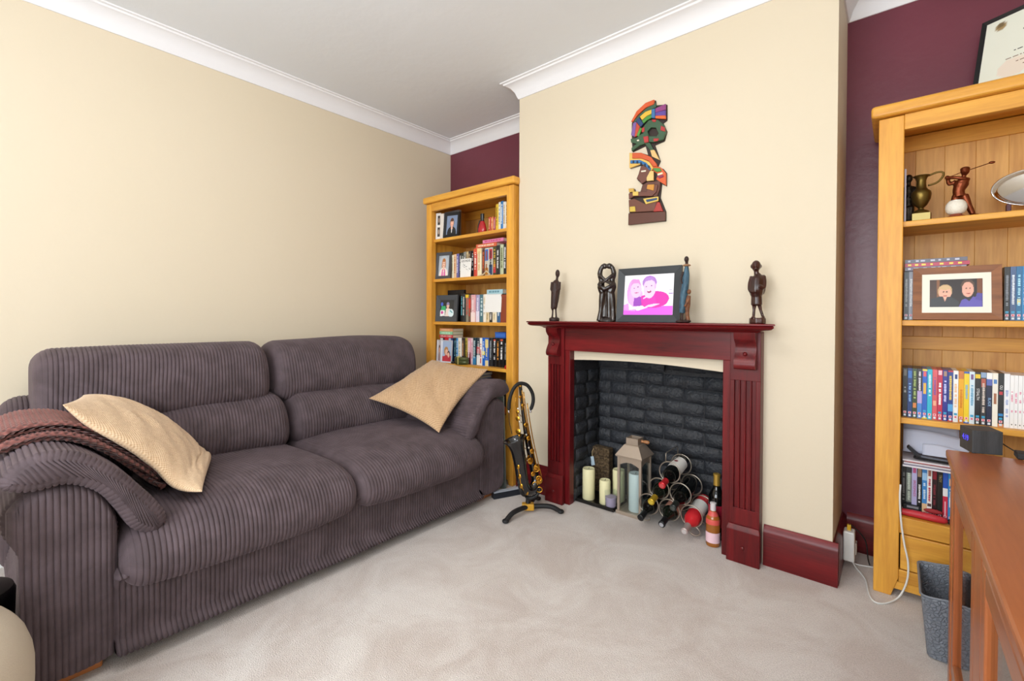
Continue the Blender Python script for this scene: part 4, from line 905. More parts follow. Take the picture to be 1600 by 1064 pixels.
# 2: embracing couple, arms framing a heart
f = rel((-1.156, 2.13, MT))
def limb(pts, r): return ('t', [f(*p) for p in spline(pts, 12)], list(np.interp(np.linspace(0, 1, 12), np.linspace(0, 1, len(r)), r)))
carve('carved_couple', 'polished black carving of an embracing couple beside the photo frame', M_ebony, [
    ('l', [(.046, 0), (.047, .004), (.036, .018), (.02, .026)], f(0, 0, 0), (0, 0, 1), 16, 1, .7),
    limb([(-.036, -.01, .005), (-.03, 0, .06), (-.024, 0, .12), (-.018, 0, .165)], [.016, .011, .016, .02]), limb([(-.012, .004, .005), (-.010, .004, .06), (-.012, .004, .16)], [.012, .010, .016]),
    limb([(.036, -.01, .005), (.034, 0, .06), (.028, 0, .12), (.018, 0, .165)], [.016, .011, .016, .02]), limb([(.016, -.008, .005), (.014, -.006, .06), (.012, -.004, .16)], [.014, .011, .016]),
    limb([(-.018, 0, .155), (-.03, 0, .185), (-.026, 0, .215), (-.036, 0, .25), (-.026, 0, .285), (-.008, 0, .298)], [.022, .02, .015, .014, .012, .010]),
    limb([(.018, 0, .155), (.03, 0, .185), (.026, 0, .215), (.036, 0, .25), (.026, 0, .285), (.008, 0, .298)], [.022, .02, .015, .014, .012, .010]),
    ('e', f(-.012, 0, .290), (.017, .014, .015)), ('e', f(.012, 0, .290), (.017, .014, .015)),
    limb([(-.034, -.012, .245), (-.012, -.022, .222), (.012, -.02, .204), (.03, -.012, .20)], [.009, .008, .008, .008]), limb([(.034, -.012, .245), (.012, -.024, .225), (-.014, -.022, .206), (-.034, -.01, .196)], [.009, .008, .008, .008]),
    limb([(-.040, -.006, .198), (-.02, -.024, .178), (.01, -.022, .168)], [.010, .009, .008]), limb([(.040, -.006, .198), (.018, -.026, .182), (-.018, -.024, .166)], [.010, .009, .008])], (-1.156, 2.13, MT), .0026, 2)
# 3: tall robed figure with child (blue robe, brown child)
f = rel((-.742, 2.115, MT))
M_robe = mat('blue_painted_robe', '#46697e', .55, bump=(120, .6, .004), noise=(70, 3, (1, 1, .5)), col2='#2b4454')
t3 = thing('painted_figure', 'tall thin figure in blue robe holding a child, beside the photo frame', 'figurine', (-.742, 2.115, MT))
def part(name, m, shapes, vox=.0026):
    b = MB()
    for s in shapes:
        if s[0] == 't': b.tube(s[1], s[2], 10)
        elif s[0] == 'e': b.ell(s[1], *s[2])
        elif s[0] == 'l': b.lathe(*s[1:])
    return remesh(b.build(name, m, t3), vox, 2)
part('body', M_dkwood, [limb([(-.018, 0, .004), (-.016, 0, .03), (-.014, 0, .06)], [.007, .0045, .006]), ('e', f(-.026, -.01, .007), (.02, .016, .007)), ('e', f(.004, -.01, .008), (.02, .02, .008)), ('t', [f(-.03, -.006, .006), f(.012, -.004, .006)], [.007, .007]),
    limb([(.006, 0, .004), (.005, 0, .05)], [.009, .006]), ('t', [f(.002, 0, .255), f(.002, 0, .285)], [.007, .007]), ('e', f(.001, -.002, .292), (.0105, .012, .0145)), limb([(-.012, -.004, .235), (-.022, -.006, .2), (-.016, -.014, .18)], [.005, .0045, .004])])
part('robe', M_robe, [limb([(-.016, 0, .045), (-.012, 0, .1), (-.004, 0, .17), (.001, 0, .225), (.002, 0, .25), (.002, 0, .262)], [.013, .0165, .017, .0165, .015, .008])])
part('collar', mat('tan_painted_wood', '#a37a58', .6), [('l', [(.008, 0), (.018, .003), (.019, .007), (.009, .011)], f(.002, 0, .259), (0, 0, 1), 16)])
part('child', mat('brown_painted_wood', '#8a5a38', .5, noise=(60, 2, (1, 1, 1)), col2='#5c3524'), [limb([(.010, -.014, .004), (.006, -.014, .05), (.008, -.016, .09), (.012, -.016, .125)], [.010, .008, .012, .009]), limb([(.012, -.022, .11), (.0, -.026, .085), (-.006, -.022, .075)], [.005, .005, .005]), ('e', f(.013, -.016, .142), (.009, .010, .012))])
# 4: stout standing man on a block
f = rel((-.449, 2.13, MT))
carve('carved_figure', 'dark polished carving of a standing man on a block, alone on the mantel', M_redeb, [
    ('l', [(.030, 0), (.031, .003), (.031, .022), (.028, .025)], f(0, 0, 0), (0, 0, 1), 8, 1.05, .9),
    limb([(-.016, -.006, .024), (-.013, 0, .06), (-.012, 0, .095)], [.006, .006, .011]), limb([(.022, 0, .024), (.010, 0, .065), (.006, 0, .095)], [.006, .006, .011]), ('e', f(-.018, -.010, .028), (.006, .012, .006)), ('e', f(.021, -.008, .028), (.006, .012, .006)),
    ('t', [f(-.003, 0, .078), f(-.003, 0, .08), f(-.004, 0, .125), f(-.004, 0, .13)], [.019, .022, .021, .015]),
    limb([(-.004, 0, .12), (-.006, -.004, .15), (-.004, -.004, .18), (.0, 0, .202), (.0, 0, .212)], [.024, .029, .026, .022, .010]),
    limb([(-.018, 0, .198), (-.027, -.004, .165), (-.027, -.012, .138), (-.008, -.028, .135)], [.013, .012, .010, .007]), limb([(.018, 0, .198), (.021, -.006, .17), (.018, -.016, .15), (-.002, -.030, .158)], [.013, .012, .009, .007]),
    limb([(.018, .004, .205), (.021, .006, .15), (.016, .006, .125)], [.010, .011, .009]),
    ('t', [f(-.004, 0, .20), f(-.006, 0, .225)], [.010, .010]), ('e', f(-.007, -.002, .243), (.018, .020, .024)), ('e', f(-.011, -.02, .240), (.005, .006, .006)), ('e', f(-.010, -.017, .230), (.007, .006, .004)), ('e', f(.011, .002, .242), (.004, .006, .009)), ('e', f(-.024, .002, .242), (.004, .006, .009))], (-.449, 2.13, MT), .0026, 2)
# ------------------------------------------------------------------ carved wall plaque: a feathered serpent above a seated figure
WA = thing('wall_carving', 'painted wooden carving of serpent and seated figure on the chimney breast', 'wall art', (-.98, BY, 1.56))
def ap(px, py):      # zoomed-crop pixel -> wall plane (x, z)
    q = PX(960+px*.2160, 140+py*.2162, 1, 2.222); return (q[0], q[2])
wac = {}
def wp(name, pts, col, d0=.0, d1=.014):
    P = [ap(*p) for p in pts]; m = mat('carving_paint_'+col.lstrip('#'), col, .45, coat=.15)
    return MB().prism(P, (0, 0, 0), (1, 0, 0), (0, 0, 1), -BY+d0, -BY+d1).build(name, m, WA, bevel=.0015, seg=1)
# base layer in dark wood follows the whole outline
wp('backing', [(103, 978), (105, 890), (118, 800), (105, 770), (108, 718), (145, 716), (150, 740), (185, 735), (205, 690), (162, 650), (190, 545), (110, 570), (112, 458), (200, 458), (240, 470), (222, 405), (128, 450), (122, 365), (122, 240), (170, 160), (230, 100), (295, 74), (300, 110), (378, 104), (378, 220), (350, 240), (378, 300), (360, 370), (290, 400), (330, 515), (310, 560), (350, 570), (375, 600), (375, 698), (340, 680), (330, 780), (370, 880), (370, 950)], '#2b1c16', 0, .008)
wp('plinth', [(105, 895), (370, 882), (370, 948), (103, 980)], '#5a3428', .008, .02)
wp('leg', [(108, 800), (150, 790), (230, 830), (285, 800), (320, 812), (290, 880), (160, 888), (112, 888)], '#6d4132', .008, .022)
wp('torso', [(205, 690), (245, 668), (335, 660), (330, 720), (310, 775), (230, 775), (190, 740)], '#5f382c', .008, .018)
wp('arm', [(110, 755), (150, 742), (240, 742), (262, 690), (320, 690), (312, 740), (280, 772), (150, 775), (112, 795)], '#6b4034', .016, .026)
wp('cup', [(108, 718), (145, 716), (148, 740), (112, 745)], '#caa24c', .01, .024)
wp('belt', [(215, 792), (325, 776), (325, 808), (235, 832)], '#d8b95c', .02, .028)
wp('belt_pattern', [(235, 800), (318, 786), (318, 800), (245, 818)], '#2c4a70', .026, .030)
wp('sash', [(310, 815), (330, 815), (355, 880), (285, 884)], '#a8352e', .01, .022)
wp('anklet', [(118, 850), (155, 846), (160, 884), (118, 886)], '#cdb04a', .02, .026)
wp('wrist_band', [(142, 742), (182, 740), (182, 770), (142, 772)], '#d8b95c', .024, .030)
wp('armlet', [(248, 692), (298, 690), (292, 735), (242, 722)], '#c98a34', .024, .030)
wp('face', [(215, 548), (265, 575), (262, 620), (235, 660), (200, 685), (185, 660), (165, 648), (180, 610), (195, 560)], '#6b3f33', .008, .022)
wp('eye', [(198, 590), (235, 585), (233, 596), (200, 600)], '#efe6d4', .021, .0245)
wp('ear_flap', [(265, 592), (290, 592), (290, 660), (240, 665), (240, 640)], '#e3bd78', .016, .026)
wp('headdress', [(135, 460), (200, 460), (270, 490), (310, 540), (312, 560), (285, 560), (255, 520), (200, 500), (135, 500)], '#c9562a', .01, .024)
wp('headdress_rim', [(112, 458), (135, 462), (135, 500), (200, 500), (255, 522), (285, 565), (270, 592), (240, 560), (195, 540), (112, 570)], '#dfb45a', .008, .020)
wp('headdress_band', [(122, 515), (190, 512), (235, 532), (272, 575), (262, 588), (225, 550), (185, 535), (122, 538)], '#2f6fa8', .018, .026)
for k in range(5):
    x = 140+k*28; y0 = 516+(k*2 if k < 2 else (k-1)*11)
    wp('bead', [(x, y0), (x+13, y0+1+k*2), (x+11, y0+20+k*2), (x-2, y0+19)], '#1d3350', .024, .029)
wp('neck_feathers', [(280, 560), (330, 560), (350, 575), (375, 605), (375, 695), (305, 650), (320, 615), (285, 590)], '#d25a28', .008, .020)
wp('feather_stripe', [(285, 570), (335, 572), (348, 592), (312, 600), (290, 585)], '#4c8a3c', .018, .025)
wp('feather_stripe', [(315, 612), (352, 600), (356, 612), (318, 626)], '#eadfbe', .018, .024)
wp('feather_stripe', [(312, 628), (358, 620), (360, 634), (330, 645)], '#8e2f52', .018, .025)
wp('serpent_head', [(122, 360), (165, 352), (205, 320), (255, 330), (255, 385), (190, 405), (130, 448), (128, 425), (165, 395), (125, 385)], '#3c5a3e', .008, .022)
wp('serpent_body', [(210, 280), (255, 225), (320, 222), (365, 260), (378, 310), (355, 365), (290, 385), (255, 382), (255, 340), (310, 342), (325, 320), (305, 280), (270, 278), (245, 305), (255, 345), (215, 345)], '#37563c', .010, .024)
for q in ([(205, 285), (225, 275), (225, 310), (205, 315)], [(275, 222), (310, 222), (305, 240), (285, 240)], [(345, 265), (372, 280), (374, 310), (340, 300)], [(290, 358), (330, 358), (320, 378), (290, 380)], [(215, 345), (252, 340), (255, 385), (225, 390)]): wp('serpent_spot', q, '#b13434', .022, .027)
wp('serpent_tail', [(222, 392), (260, 384), (290, 440), (262, 440)], '#35523a', .008, .020)
wp('tail_tip', [(262, 440), (290, 436), (330, 512), (275, 485)], '#dfb878', .008, .020)
wp('serpent_eye', [(168, 368), (185, 365), (185, 376), (170, 378)], '#f0e8d0', .021, .025)
wp('crest', [(125, 235), (165, 160), (230, 100), (292, 75), (290, 110), (230, 135), (170, 190), (140, 235)], '#cf5527', .010, .022)
wp('crest_edge', [(140, 235), (175, 190), (230, 138), (300, 95), (305, 130), (235, 160), (175, 215), (150, 240)], '#3a5a44', .008, .018)
wp('plume', [(190, 200), (230, 165), (275, 148), (275, 178), (240, 195), (205, 225)], '#e2b23a', .014, .024)
wp('plume', [(205, 228), (240, 198), (275, 182), (275, 208), (240, 226), (215, 250)], '#4b8a3a', .014, .024)
wp('plume_band', [(275, 148), (300, 142), (300, 212), (275, 210)], '#3a6ea0', .016, .026)
wp('plume', [(300, 140), (375, 106), (375, 150), (300, 170)], '#8a3a78', .012, .022)
wp('plume', [(300, 170), (375, 152), (375, 190), (300, 192)], '#5a3f92', .012, .022)
wp('plume', [(300, 192), (375, 190), (375, 216), (300, 212)], '#d8642c', .012, .022)
wp('plume', [(160, 230), (185, 205), (215, 250), (195, 275)], '#28406a', .014, .024)
wp('plume', [(125, 330), (140, 245), (165, 235), (150, 345)], '#7a5a9c', .012, .022)
wp('plume', [(150, 345), (165, 240), (190, 270), (165, 340)], '#b8452e', .012, .022)
wp('plume', [(165, 335), (190, 275), (205, 285), (180, 345)], '#4b8a3a', .012, .022)
# ================================================================== things in the fireplace
def Zp(px, py, z): return PX(px, py, 2, z)
M_wax = mat('ivory_candle_wax', '#ece6b8', .45, spec=.4); M_waxb = mat('pale_blue_candle_wax', '#dfe8e8', .45); M_waxp = mat('lilac_candle_wax', '#a99bb4', .5)
M_tray = mat('black_lacquer', '#141313', .3, coat=.3)
tr = MB(); x0, x1, y0, y1 = -1.425, -1.178, 2.262, 2.44
tr.box((x0, y0, .002), (x1, y1, .014)).box((x0, y0, .014), (x1, y0+.008, .022)).box((x0, y1-.008, .014), (x1, y1, .022)).box((x0, y0, .014), (x0+.008, y1, .022)).box((x1-.008, y0, .014), (x1, y1, .022))
tr.build('candle_tray', M_tray, base=((x0+x1)/2, (y0+y1)/2, 0), bevel=.002, label='low black tray holding candles in the fireplace', cat='tray')
def pillar(c, r, h, m, label):
    t = thing('pillar_candle', label, 'candle', c, 'pillar candles in the fireplace'); c = np.asarray(c, float)
    MB().lathe([(r-.002, 0), (r, .003), (r, h-.006), (r-.003, h), (r-.006, h-.001), (r*.5, h-.005), (.0, h-.006)], c, (0, 0, 1), 28).build('wax', m, t, smooth=50)
    MB().tube([c+V3(0, 0, h-.007), c+V3(.001, 0, h-.001), c+V3(.003, 0, h+.005)], .0012, 6).build('wick', mat('charred_wick', '#1c1a18', .9), t)
def floorpt(px, py, z): q = Zp(px, py, z); return (q[0], q[1], z)
pillar((-1.368, 2.318, .0142), .036, .178, M_wax, 'tall cream pillar candle at the front corner of the black tray')
pillar((-1.262, 2.318, .0142), .031, .135, M_wax, 'shorter cream pillar candle beside the lilac jar candle')
pillar((-1.215, 2.395, .0142), .035, .185, M_wax, 'cream pillar candle partly behind the metal lantern')
cj = thing('jar_candle', 'lilac candle in a small clear glass on the black tray', 'candle', (-1.213, 2.298, .0142)); cc = (-1.213, 2.298, .0142)
M_clear = thin_glass('clear_glass', '#f4f8f8')
MB().lathe([(.028, 0), (.0325, .004), (.0345, .088)], cc, (0, 0, 1), 24).build('glass', M_clear, cj, smooth=50)
MB().lathe([(.029, .006), (.0318, .058), (0, .058)], cc, (0, 0, 1), 24).build('wax', M_waxp, cj, smooth=50)
# woven block with a tag
WB = thing('woven_vase', 'square brown woven bark vase with a hanging tag behind the candles', 'vase', (-1.365, 2.44, 0)); M_bark = mat('woven_bark', '#6e5a40', .85, bump=(90, 1, .006), noise=(45, 3, (1, 1, 2)), col2='#3b2d1f')
bx0, bx1, by0, by1, bh = -1.425, -1.30, 2.443, 2.500, .285
MB().box((bx0+.006, by0+.004, 0), (bx1-.006, by1-.002, bh)).build('body', M_bark, WB, bevel=.004)
for i in range(6):
    for j in range(11):
        x = bx0+.012+i*(bx1-bx0-.024)/5; z = .016+j*.0253
        MB().ell((x, by0+.003, z), .0105 if (i+j) % 2 else .009, .005, .0125, 8).build('strip', M_bark, WB, smooth=180)
MB().tube([(bx0+.02, by0-.004, bh-.012), (bx0+.012, by0-.012, bh-.03), (bx0+.016, by0-.014, bh-.06)], .0015, 6).build('string', mat('jute_string', '#c9b48a', .9), WB)
MB().obox((bx0+.018, by0-.015, bh-.085), (.012, 0, .004), (0, .001, 0), (-.005, 0, .026)).build('tag', mat('pale_blue_tag', '#b8cbd8', .7), WB)
# lantern
LT = thing('lantern', 'brushed metal candle lantern with arched glass panes in the fireplace', 'lantern', (-1.095, 2.345, 0)); M_steel = mat('brushed_champagne_metal', '#b5a595', .38, metal=.55, bump=(200, .15, .001))
lx0, lx1, ly0, ly1 = -1.165, -1.026, 2.277, 2.412; lh = .315
m = MB(); m.box((lx0-.006, ly0-.006, .0), (lx1+.006, ly1+.006, .018)); m.build('base', M_steel, LT, bevel=.002)
for sx, xx in ((0, lx0), (1, lx1-.014)):
    for yy in (ly0, ly1-.014): MB().box((xx, yy, .018), (xx+.014, yy+.014, lh)).build('post', M_steel, LT, bevel=.0012, seg=1)
def arch_panel(o, ex, W):
    N = 12; top = [(W*i/N, lh-.045+.018*math.sin(math.pi*i/N)) for i in range(N+1)]
    ez = (0, 0, 1)
    return MB().prism([(0, lh), (0, lh-.045)]+top[1:-1]+[(W, lh-.045), (W, lh)], o, ex, ez, -.003, .003)
Wd = lx1-lx0-.028
for o, ex in (((lx0+.014, ly0+.007, 0), (1, 0, 0)), ((lx0+.014, ly1-.007, 0), (1, 0, 0)), ((lx0+.007, ly0+.014, 0), (0, 1, 0)), ((lx1-.007, ly0+.014, 0), (0, 1, 0))): arch_panel(o, ex, Wd if ex[0] else ly1-ly0-.028).build('arch', M_steel, LT)
for lo, hi in (((lx0+.014, ly0+.010, .018), (lx1-.014, ly0+.012, lh-.01)), ((lx0+.014, ly1-.012, .018), (lx1-.014, ly1-.010, lh-.01)), ((lx0+.010, ly0+.014, .018), (lx0+.012, ly1-.014, lh-.01)), ((lx1-.012, ly0+.014, .018), (lx1-.010, ly1-.014, lh-.01))): MB().box(lo, hi).build('pane', M_clear, LT)
cx, cy = (lx0+lx1)/2, (ly0+ly1)/2
def fr(a, z): return [(cx-a, cy-a, z), (cx+a, cy-a, z), (cx+a, cy+a, z), (cx-a, cy+a, z)]
hw = (lx1-lx0)/2
m = MB(); vs = fr(hw+.006, lh)+fr(hw+.008, lh+.008)+fr(.042, lh+.062)+fr(.034, lh+.066)
m.add(vs, [tuple(reversed(range(4)))]+[(k*4+i, k*4+(i+1) % 4, k*4+4+(i+1) % 4, k*4+4+i) for k in range(3) for i in range(4)]+[(12, 13, 14, 15)]); m.build('roof', M_steel, LT)
m = MB(); 
for a, b in (((-.034, -.034), (.034, -.031)), ((-.034, .031), (.034, .034)), ((-.034, -.031), (-.031, .031)), ((.031, -.031), (.034, .031))): m.box((cx+a[0], cy+a[1], lh+.064), (cx+b[0], cy+b[1], lh+.100))
m.build('chimney', M_steel, LT)
MB().tube([(cx-.045, cy, lh+.085), (cx+.05, cy, lh+.085)], .0025, 8).ell((cx-.045, cy, lh+.085), .006, .006, .006, 10).build('hinge_rod', M_steel, LT)
MB().lathe([(.004, 0), (.010, .006), (.006, .014), (.010, .026), (.010, .042), (.005, .048), (.0, .05)], (cx+.036, cy, lh+.085), (1, 0, 0), 14).build('handle', wood('turned_handle_wood', '#8e5c38', '#b47e50', 0), LT, smooth=50)
pillar((cx+.012, cy-.01, .0182), .037, .205, M_waxb, 'pale blue pillar candle inside the metal lantern')
# ------------------------------------------------------------------ wine rack and bottles
M_wire = mat('bronzed_steel_wire', '#a89e92', .3, metal=.8)
WX, WZ, WY0, WY1, RR = -.868, .104, 2.262, 2.425, .052
WR = thing('wine_rack', 'pyramid wire wine rack with six rings in the fireplace', 'wine rack', (WX, 2.34, 0))
cent = [(WX+(i-(n-1)/2)*.1095, WZ+r*.0955) for r, n in ((0, 3), (1, 2), (2, 1)) for i in range(n)]
for yy in (WY0, WY1):
    for (x, z) in cent: MB().tube([(x+RR*math.cos(a), yy, z+RR*math.sin(a)) for a in np.linspace(0, 2*math.pi, 32, endpoint=False)], .0034, 8, True).build('ring', M_wire, WR, smooth=180)
for (x, z) in (cent[0], cent[2]):
    for yy in (WY0, WY1):
        s = 1 if x > WX else -1
        sp = [(x+.01*s+(.012+.026*(1-t))*math.cos(a)*1.0, yy, .031+(.006+.022*(1-t))*math.sin(a)) for t in np.linspace(0, 1, 28) for a in [math.pi/2-s*t*1.75*math.pi]]
        sp = [(p[0], p[1], max(p[2], .004)) for p in sp]
        MB().tube([(x, yy, z-RR)]+sp, .0030, 8).build('scroll_foot', M_wire, WR, smooth=180)
for (x, z) in (cent[0], cent[2], cent[5]):
    zz = z-RR if z < .2 else z+RR
    MB().tube([(x, WY0, zz), (x, WY1, zz)], .0026, 8).build('cross_bar', M_wire, WR, smooth=180)
x, z = cent[5]
MB().tube([(x-.02, WY0, z+RR-.003), (x-.02, WY0, z+RR+.035), (x-.02, WY0+.01, z+RR+.042), (x-.02, WY1-.01, z+RR+.042), (x-.02, WY1, z+RR+.035), (x-.02, WY1, z+RR-.003)], .0026, 8).build('carry_handle', M_wire, WR, smooth=180)
def bottle_mat(c, tr_=.0): return mat('bottle_glass_'+c.lstrip('#')+str(tr_), c, .06, spec=.6, trans=tr_, ior=1.5)
def bottle(name, label, base, axis, glass, cap, lab, cap_len=.075, L=.30, r=.0372, cat='wine bottle', lab_span=(.045, .13), end=None, group='wine bottles lying in the rack', liquid=None):
    base = np.asarray(base, float); ax = np.asarray(axis, float); ax = ax/np.linalg.norm(ax); k = L/.30
    t = thing(name, label, cat, base, group); s = r/.0372
    pf = [(.0, .006), (.026*s, .0), (.0355*s, .002), (.0372*s, .008), (.0372*s, .185*k), (.035*s, .200*k), (.028*s, .215*k), (.0195*s, .230*k), (.0155*s, .245*k), (.0142*s, .27*k), (.0142*s, .288*k), (.016*s, .289*k), (.016*s, .297*k), (.013*s, .30*k), (0, .30*k)]
    MB().lathe(pf, base, ax, 24).build('glass', glass, t, smooth=50)
    e = .0009
    if cap: MB().lathe([(.0142*s+e+.0006, .30*k-cap_len*k), (.0142*s+e, .288*k), (.016*s+e, .2885*k), (.016*s+e, .2975*k), (.012*s, .3008*k), (0, .3010*k)], base, ax, 20).build('capsule', cap, t, smooth=50)
    if end: MB().lathe([(.011*s, .3012*k), (.0, .3016*k)], base, ax, 16).build('capsule_end', end, t)
    if lab:
        # wrapped paper label
        n = 18; z = ax; up = np.array([0, 0, 1.]) if abs(z[2]) < .9 else np.array([0, -1., 0]); yv = up-z*(up@z); yv /= np.linalg.norm(yv); xv = np.cross(yv, z); vs = []
        for h in (lab_span[0]*k, lab_span[1]*k):
            for i in range(n+1):
                a = math.radians(-15+210*i/n) if abs(z[2]) < .9 else math.radians(-10+200*i/n); vs.append(base+z*h+(r+e)*(xv*math.cos(a)+yv*math.sin(a)))
        lb = MB().add(vs, [(i, i+1, n+2+i, n+1+i) for i in range(n)]).build('label', lab, t, smooth=180)
    return t
axd = (0, -1, -.2)
def inrack(i, dy=.0): x, z = cent[i]; return (x, 2.455+dy, z-.0105+.029)
M_dkg = bottle_mat('#0b0d0c'); M_grn = bottle_mat('#10160f'); M_lab = mat('white_bottle_label', '#efece6', .6); M_labp = mat('salmon_bottle_label', '#c98f7a', .6)
def cap(c, metal=.3): return mat('foil_capsule_'+c.lstrip('#'), c, .3, metal=metal)
b6 = bottle('wine_bottle', 'wine bottle with red capsule and white crested label atop the rack', inrack(5), axd, M_dkg, cap('#c2242c'), M_lab, end=cap('#d2585a'), lab_span=(.05, .15))
q = np.array(inrack(5))+np.array(axd)/np.linalg.norm(axd)*.10; nrm_ = np.array([0, -.2, 1.]); nrm_ /= np.linalg.norm(nrm_)
m = MB().prism([(.010*math.cos(a), .007*math.sin(a)) for a in np.linspace(0, 2*math.pi, 12, endpoint=False)], q+nrm_*.0384, (1, 0, 0), (0, 1, .2), 0, .0012); m.build('crest', mat('dark_red_crest', '#8a2030', .6), b6)
bottle('wine_bottle', 'wine bottle with yellow foil capsule in the rack', inrack(3), axd, M_grn, cap('#c2a02c', .5), None, end=cap('#dcc24a', .4))
bottle('wine_bottle', 'dark wine bottle with plain grey black neck in the rack', inrack(4), axd, M_dkg, cap('#1f2422', .1), None, cap_len=.05, end=cap('#4a4f4c', .2))
bottle('wine_bottle', 'wine bottle with dull black capsule beside the lantern', inrack(0), axd, M_dkg, cap('#17181b', .1), None)
bottle('wine_bottle', 'wine bottle with salmon label and silver ended black capsule', inrack(1), axd, M_grn, cap('#15161a', .1), M_labp, end=cap('#c8ccd4', .6), lab_span=(.10, .18))
bottle('wine_bottle', 'rose wine bottle with white label in the rack', inrack(2), axd, bottle_mat('#e8323a', .25), cap('#b9a6a4', .4), M_lab, cap_len=.055, end=cap('#dcd6d6', .4), lab_span=(.06, .15))
sb = bottle('mini_bottle', 'small pink sparkling wine bottle with white foil neck', (-.655, 2.252, 0.0), (0, 0, 1), bottle_mat('#d98a3c', .55), cap('#e8e2e4', .2), mat('pink_bottle_label', '#ecc8d2', .6), cap_len=.115, L=.203, r=.031, cat='bottle', lab_span=(.03, .10), group=None)
MB().lathe([(.0318, .105), (.0318, .125), (.022, .150), (.0135, .163)], (-.655, 2.252, 0), (0, 0, 1), 20).build('shoulder_band', mat('coral_foil', '#d85a52', .35), sb, smooth=50)
bottle('standing_bottle', 'upright wine bottle with gold capsule beside the rack', (-.664, 2.338, 0), (0, 0, 1), M_dkg, cap('#c8a24a', .6), mat('deep_red_label', '#a51c34', .5), L=.315, lab_span=(.06, .16), cat='wine bottle', group=None)
# ================================================================== saxophone on its stand
M_sax = mat('black_lacquered_brass', '#0b0c10', .12, spec=.7, coat=.5); M_gold = mat('gold_lacquered_brass', '#d9a23c', .22, metal=.95); M_rub = mat('black_rubber', '#1a1a1c', .55)
SX = thing('saxophone', 'black lacquered saxophone with gold keys leaning on its stand', 'saxophone', floorpt(824, 778, 0.08)); DS = 2.47
def sp(px, py, d=0): return PD(px, py, DS+d)
body = spline([sp(813, 604), sp(817, 640), sp(823, 680), sp(830, 715), sp(835, 738), sp(837, 752, -.005), sp(833, 763, -.02), sp(825, 766, -.035), sp(818, 757, -.045), sp(815, 740, -.05), sp(812, 720, -.055), sp(809, 704, -.06), sp(806, 692, -.062), sp(804, 686, -.062)], 60)
MB().tube(body, list(np.interp(np.linspace(0, 1, 60), [0, .15, .5, .62, .72, .85, .93, .975, 1], [.009, .011, .021, .027, .031, .033, .037, .046, .062])), 20, cap=False).build('body', M_sax, SX, smooth=60)
MB().tube([sp(813, 604), sp(812.3, 599)], [.010, .010], 14).build('neck_socket', M_gold, SX, smooth=60)
rim = body[-1]; dr = body[-1]-body[-3]; dr /= np.linalg.norm(dr); a1 = np.cross(dr, (0, 0, 1.)); a1 /= np.linalg.norm(a1); a2 = np.cross(dr, a1)
MB().tube([rim+.062*(a1*math.cos(a)+a2*math.sin(a)) for a in np.linspace(0, 2*math.pi, 30, endpoint=False)], .003, 8, True).build('bell_rim', M_sax, SX, smooth=180)
def onbody(t, side, off):     # point on the body axis moved sideways in the view
    i = t*59; k = int(i); p = body[k]+(body[min(k+1, 59)]-body[k])*(i-k); return p+CR*side+np.array([0, -off*.75, 0])-CW*off*.2
gr = random.Random(3)
for a, b, s in ((.03, .52, .022), (.10, .55, .034), (.06, .40, -.024), (.28, .56, -.030), (.02, .30, .014)):
    MB().tube([onbody(t, s+t*.012*np.sign(s), .016) for t in np.linspace(a, b, 12)], .0030, 6).build('key_rod', M_gold, SX, smooth=180)
for t, s, r in ((.06, .004, .008), (.11, .014, .010), (.15, -.016, .010), (.19, -.02, .013), (.23, .016, .012), (.27, -.028, .015), (.31, .020, .013), (.35, -.028, .018), (.39, .026, .014), (.42, -.024, .014), (.45, .006, .018), (.49, .030, .017), (.53, .006, .014), (.57, .034, .018)):
    c = onbody(t, s, .024+t*.012); ax = CU*.1-CW+CR*np.sign(s)*.6
    MB().lathe([(0, 0), (r, 0), (r, .004), (r*.8, .006), (r*.3, .007), (0, .0065)], c, ax, 14).build('key_cup', M_gold, SX, smooth=50)
    MB().tube([c, onbody(min(t+.03, 1), s*.3, .02)], .0022, 6).build('key_arm', M_gold, SX)
for t in (.13, .21, .29, .37, .33, .41):
    c = onbody(t, .012*gr.choice((-1, 1)), .028); MB().ell(c, .005, .004, .005, 10).build('pearl', mat('mother_of_pearl', '#f2ece0', .25), SX, smooth=180)
for t in (.66, .72, .78, .84):      # gold keys along the bell side
    c = onbody(t, .004, .034); MB().ell(c, .012, .006, .016, 10).build('bell_key', M_gold, SX, smooth=180)
MB().tube([onbody(t, .006, .036) for t in np.linspace(.62, .88, 8)], .0034, 6).build('bell_rod', M_gold, SX, smooth=180)
for px_, py_ in ((838, 733), (842, 748), (843, 765), (836, 757)):
    c = sp(px_, py_, -.03); MB().tube([c+.014*(CR*math.cos(a)+CU*math.sin(a)) for a in np.linspace(0, 2*math.pi, 14, endpoint=False)], .003, 6, True).build('key_guard', M_gold, SX, smooth=180)
MB().tube([onbody(.42, 0, .022), onbody(.86, .03, .0)], .004, 8).build('bell_brace', M_gold, SX)
st = spline([sp(795, 641, -.03), sp(796, 626, -.03), sp(801, 610, -.03), sp(808, 601, -.02), sp(816, 599, -.01), sp(825, 603, 0), sp(832, 615, .01), sp(833, 628, .01), sp(829, 641, .0)], 40)
nk = thing('neck_strap', 'padded black neck strap looped over the saxophone', 'strap', sp(795, 641, -.03))
MB().tube(st, [.004]+[.010]*38+[.004], 10).build('pad', mat('black_neoprene', '#161617', .7), nk, smooth=180)
MB().tube([sp(795, 641, -.03), sp(796, 660, -.04), sp(800, 678, -.05)], .0018, 6).build('cord', mat('dark_cord', '#2a1d18', .8), nk)
for q in (sp(795, 643, -.03), sp(829, 643, 0)): MB().ell(q, .006, .006, .009, 10).build('ring_clip', mat('chrome', '#d8d8dc', .15, metal=1), nk)
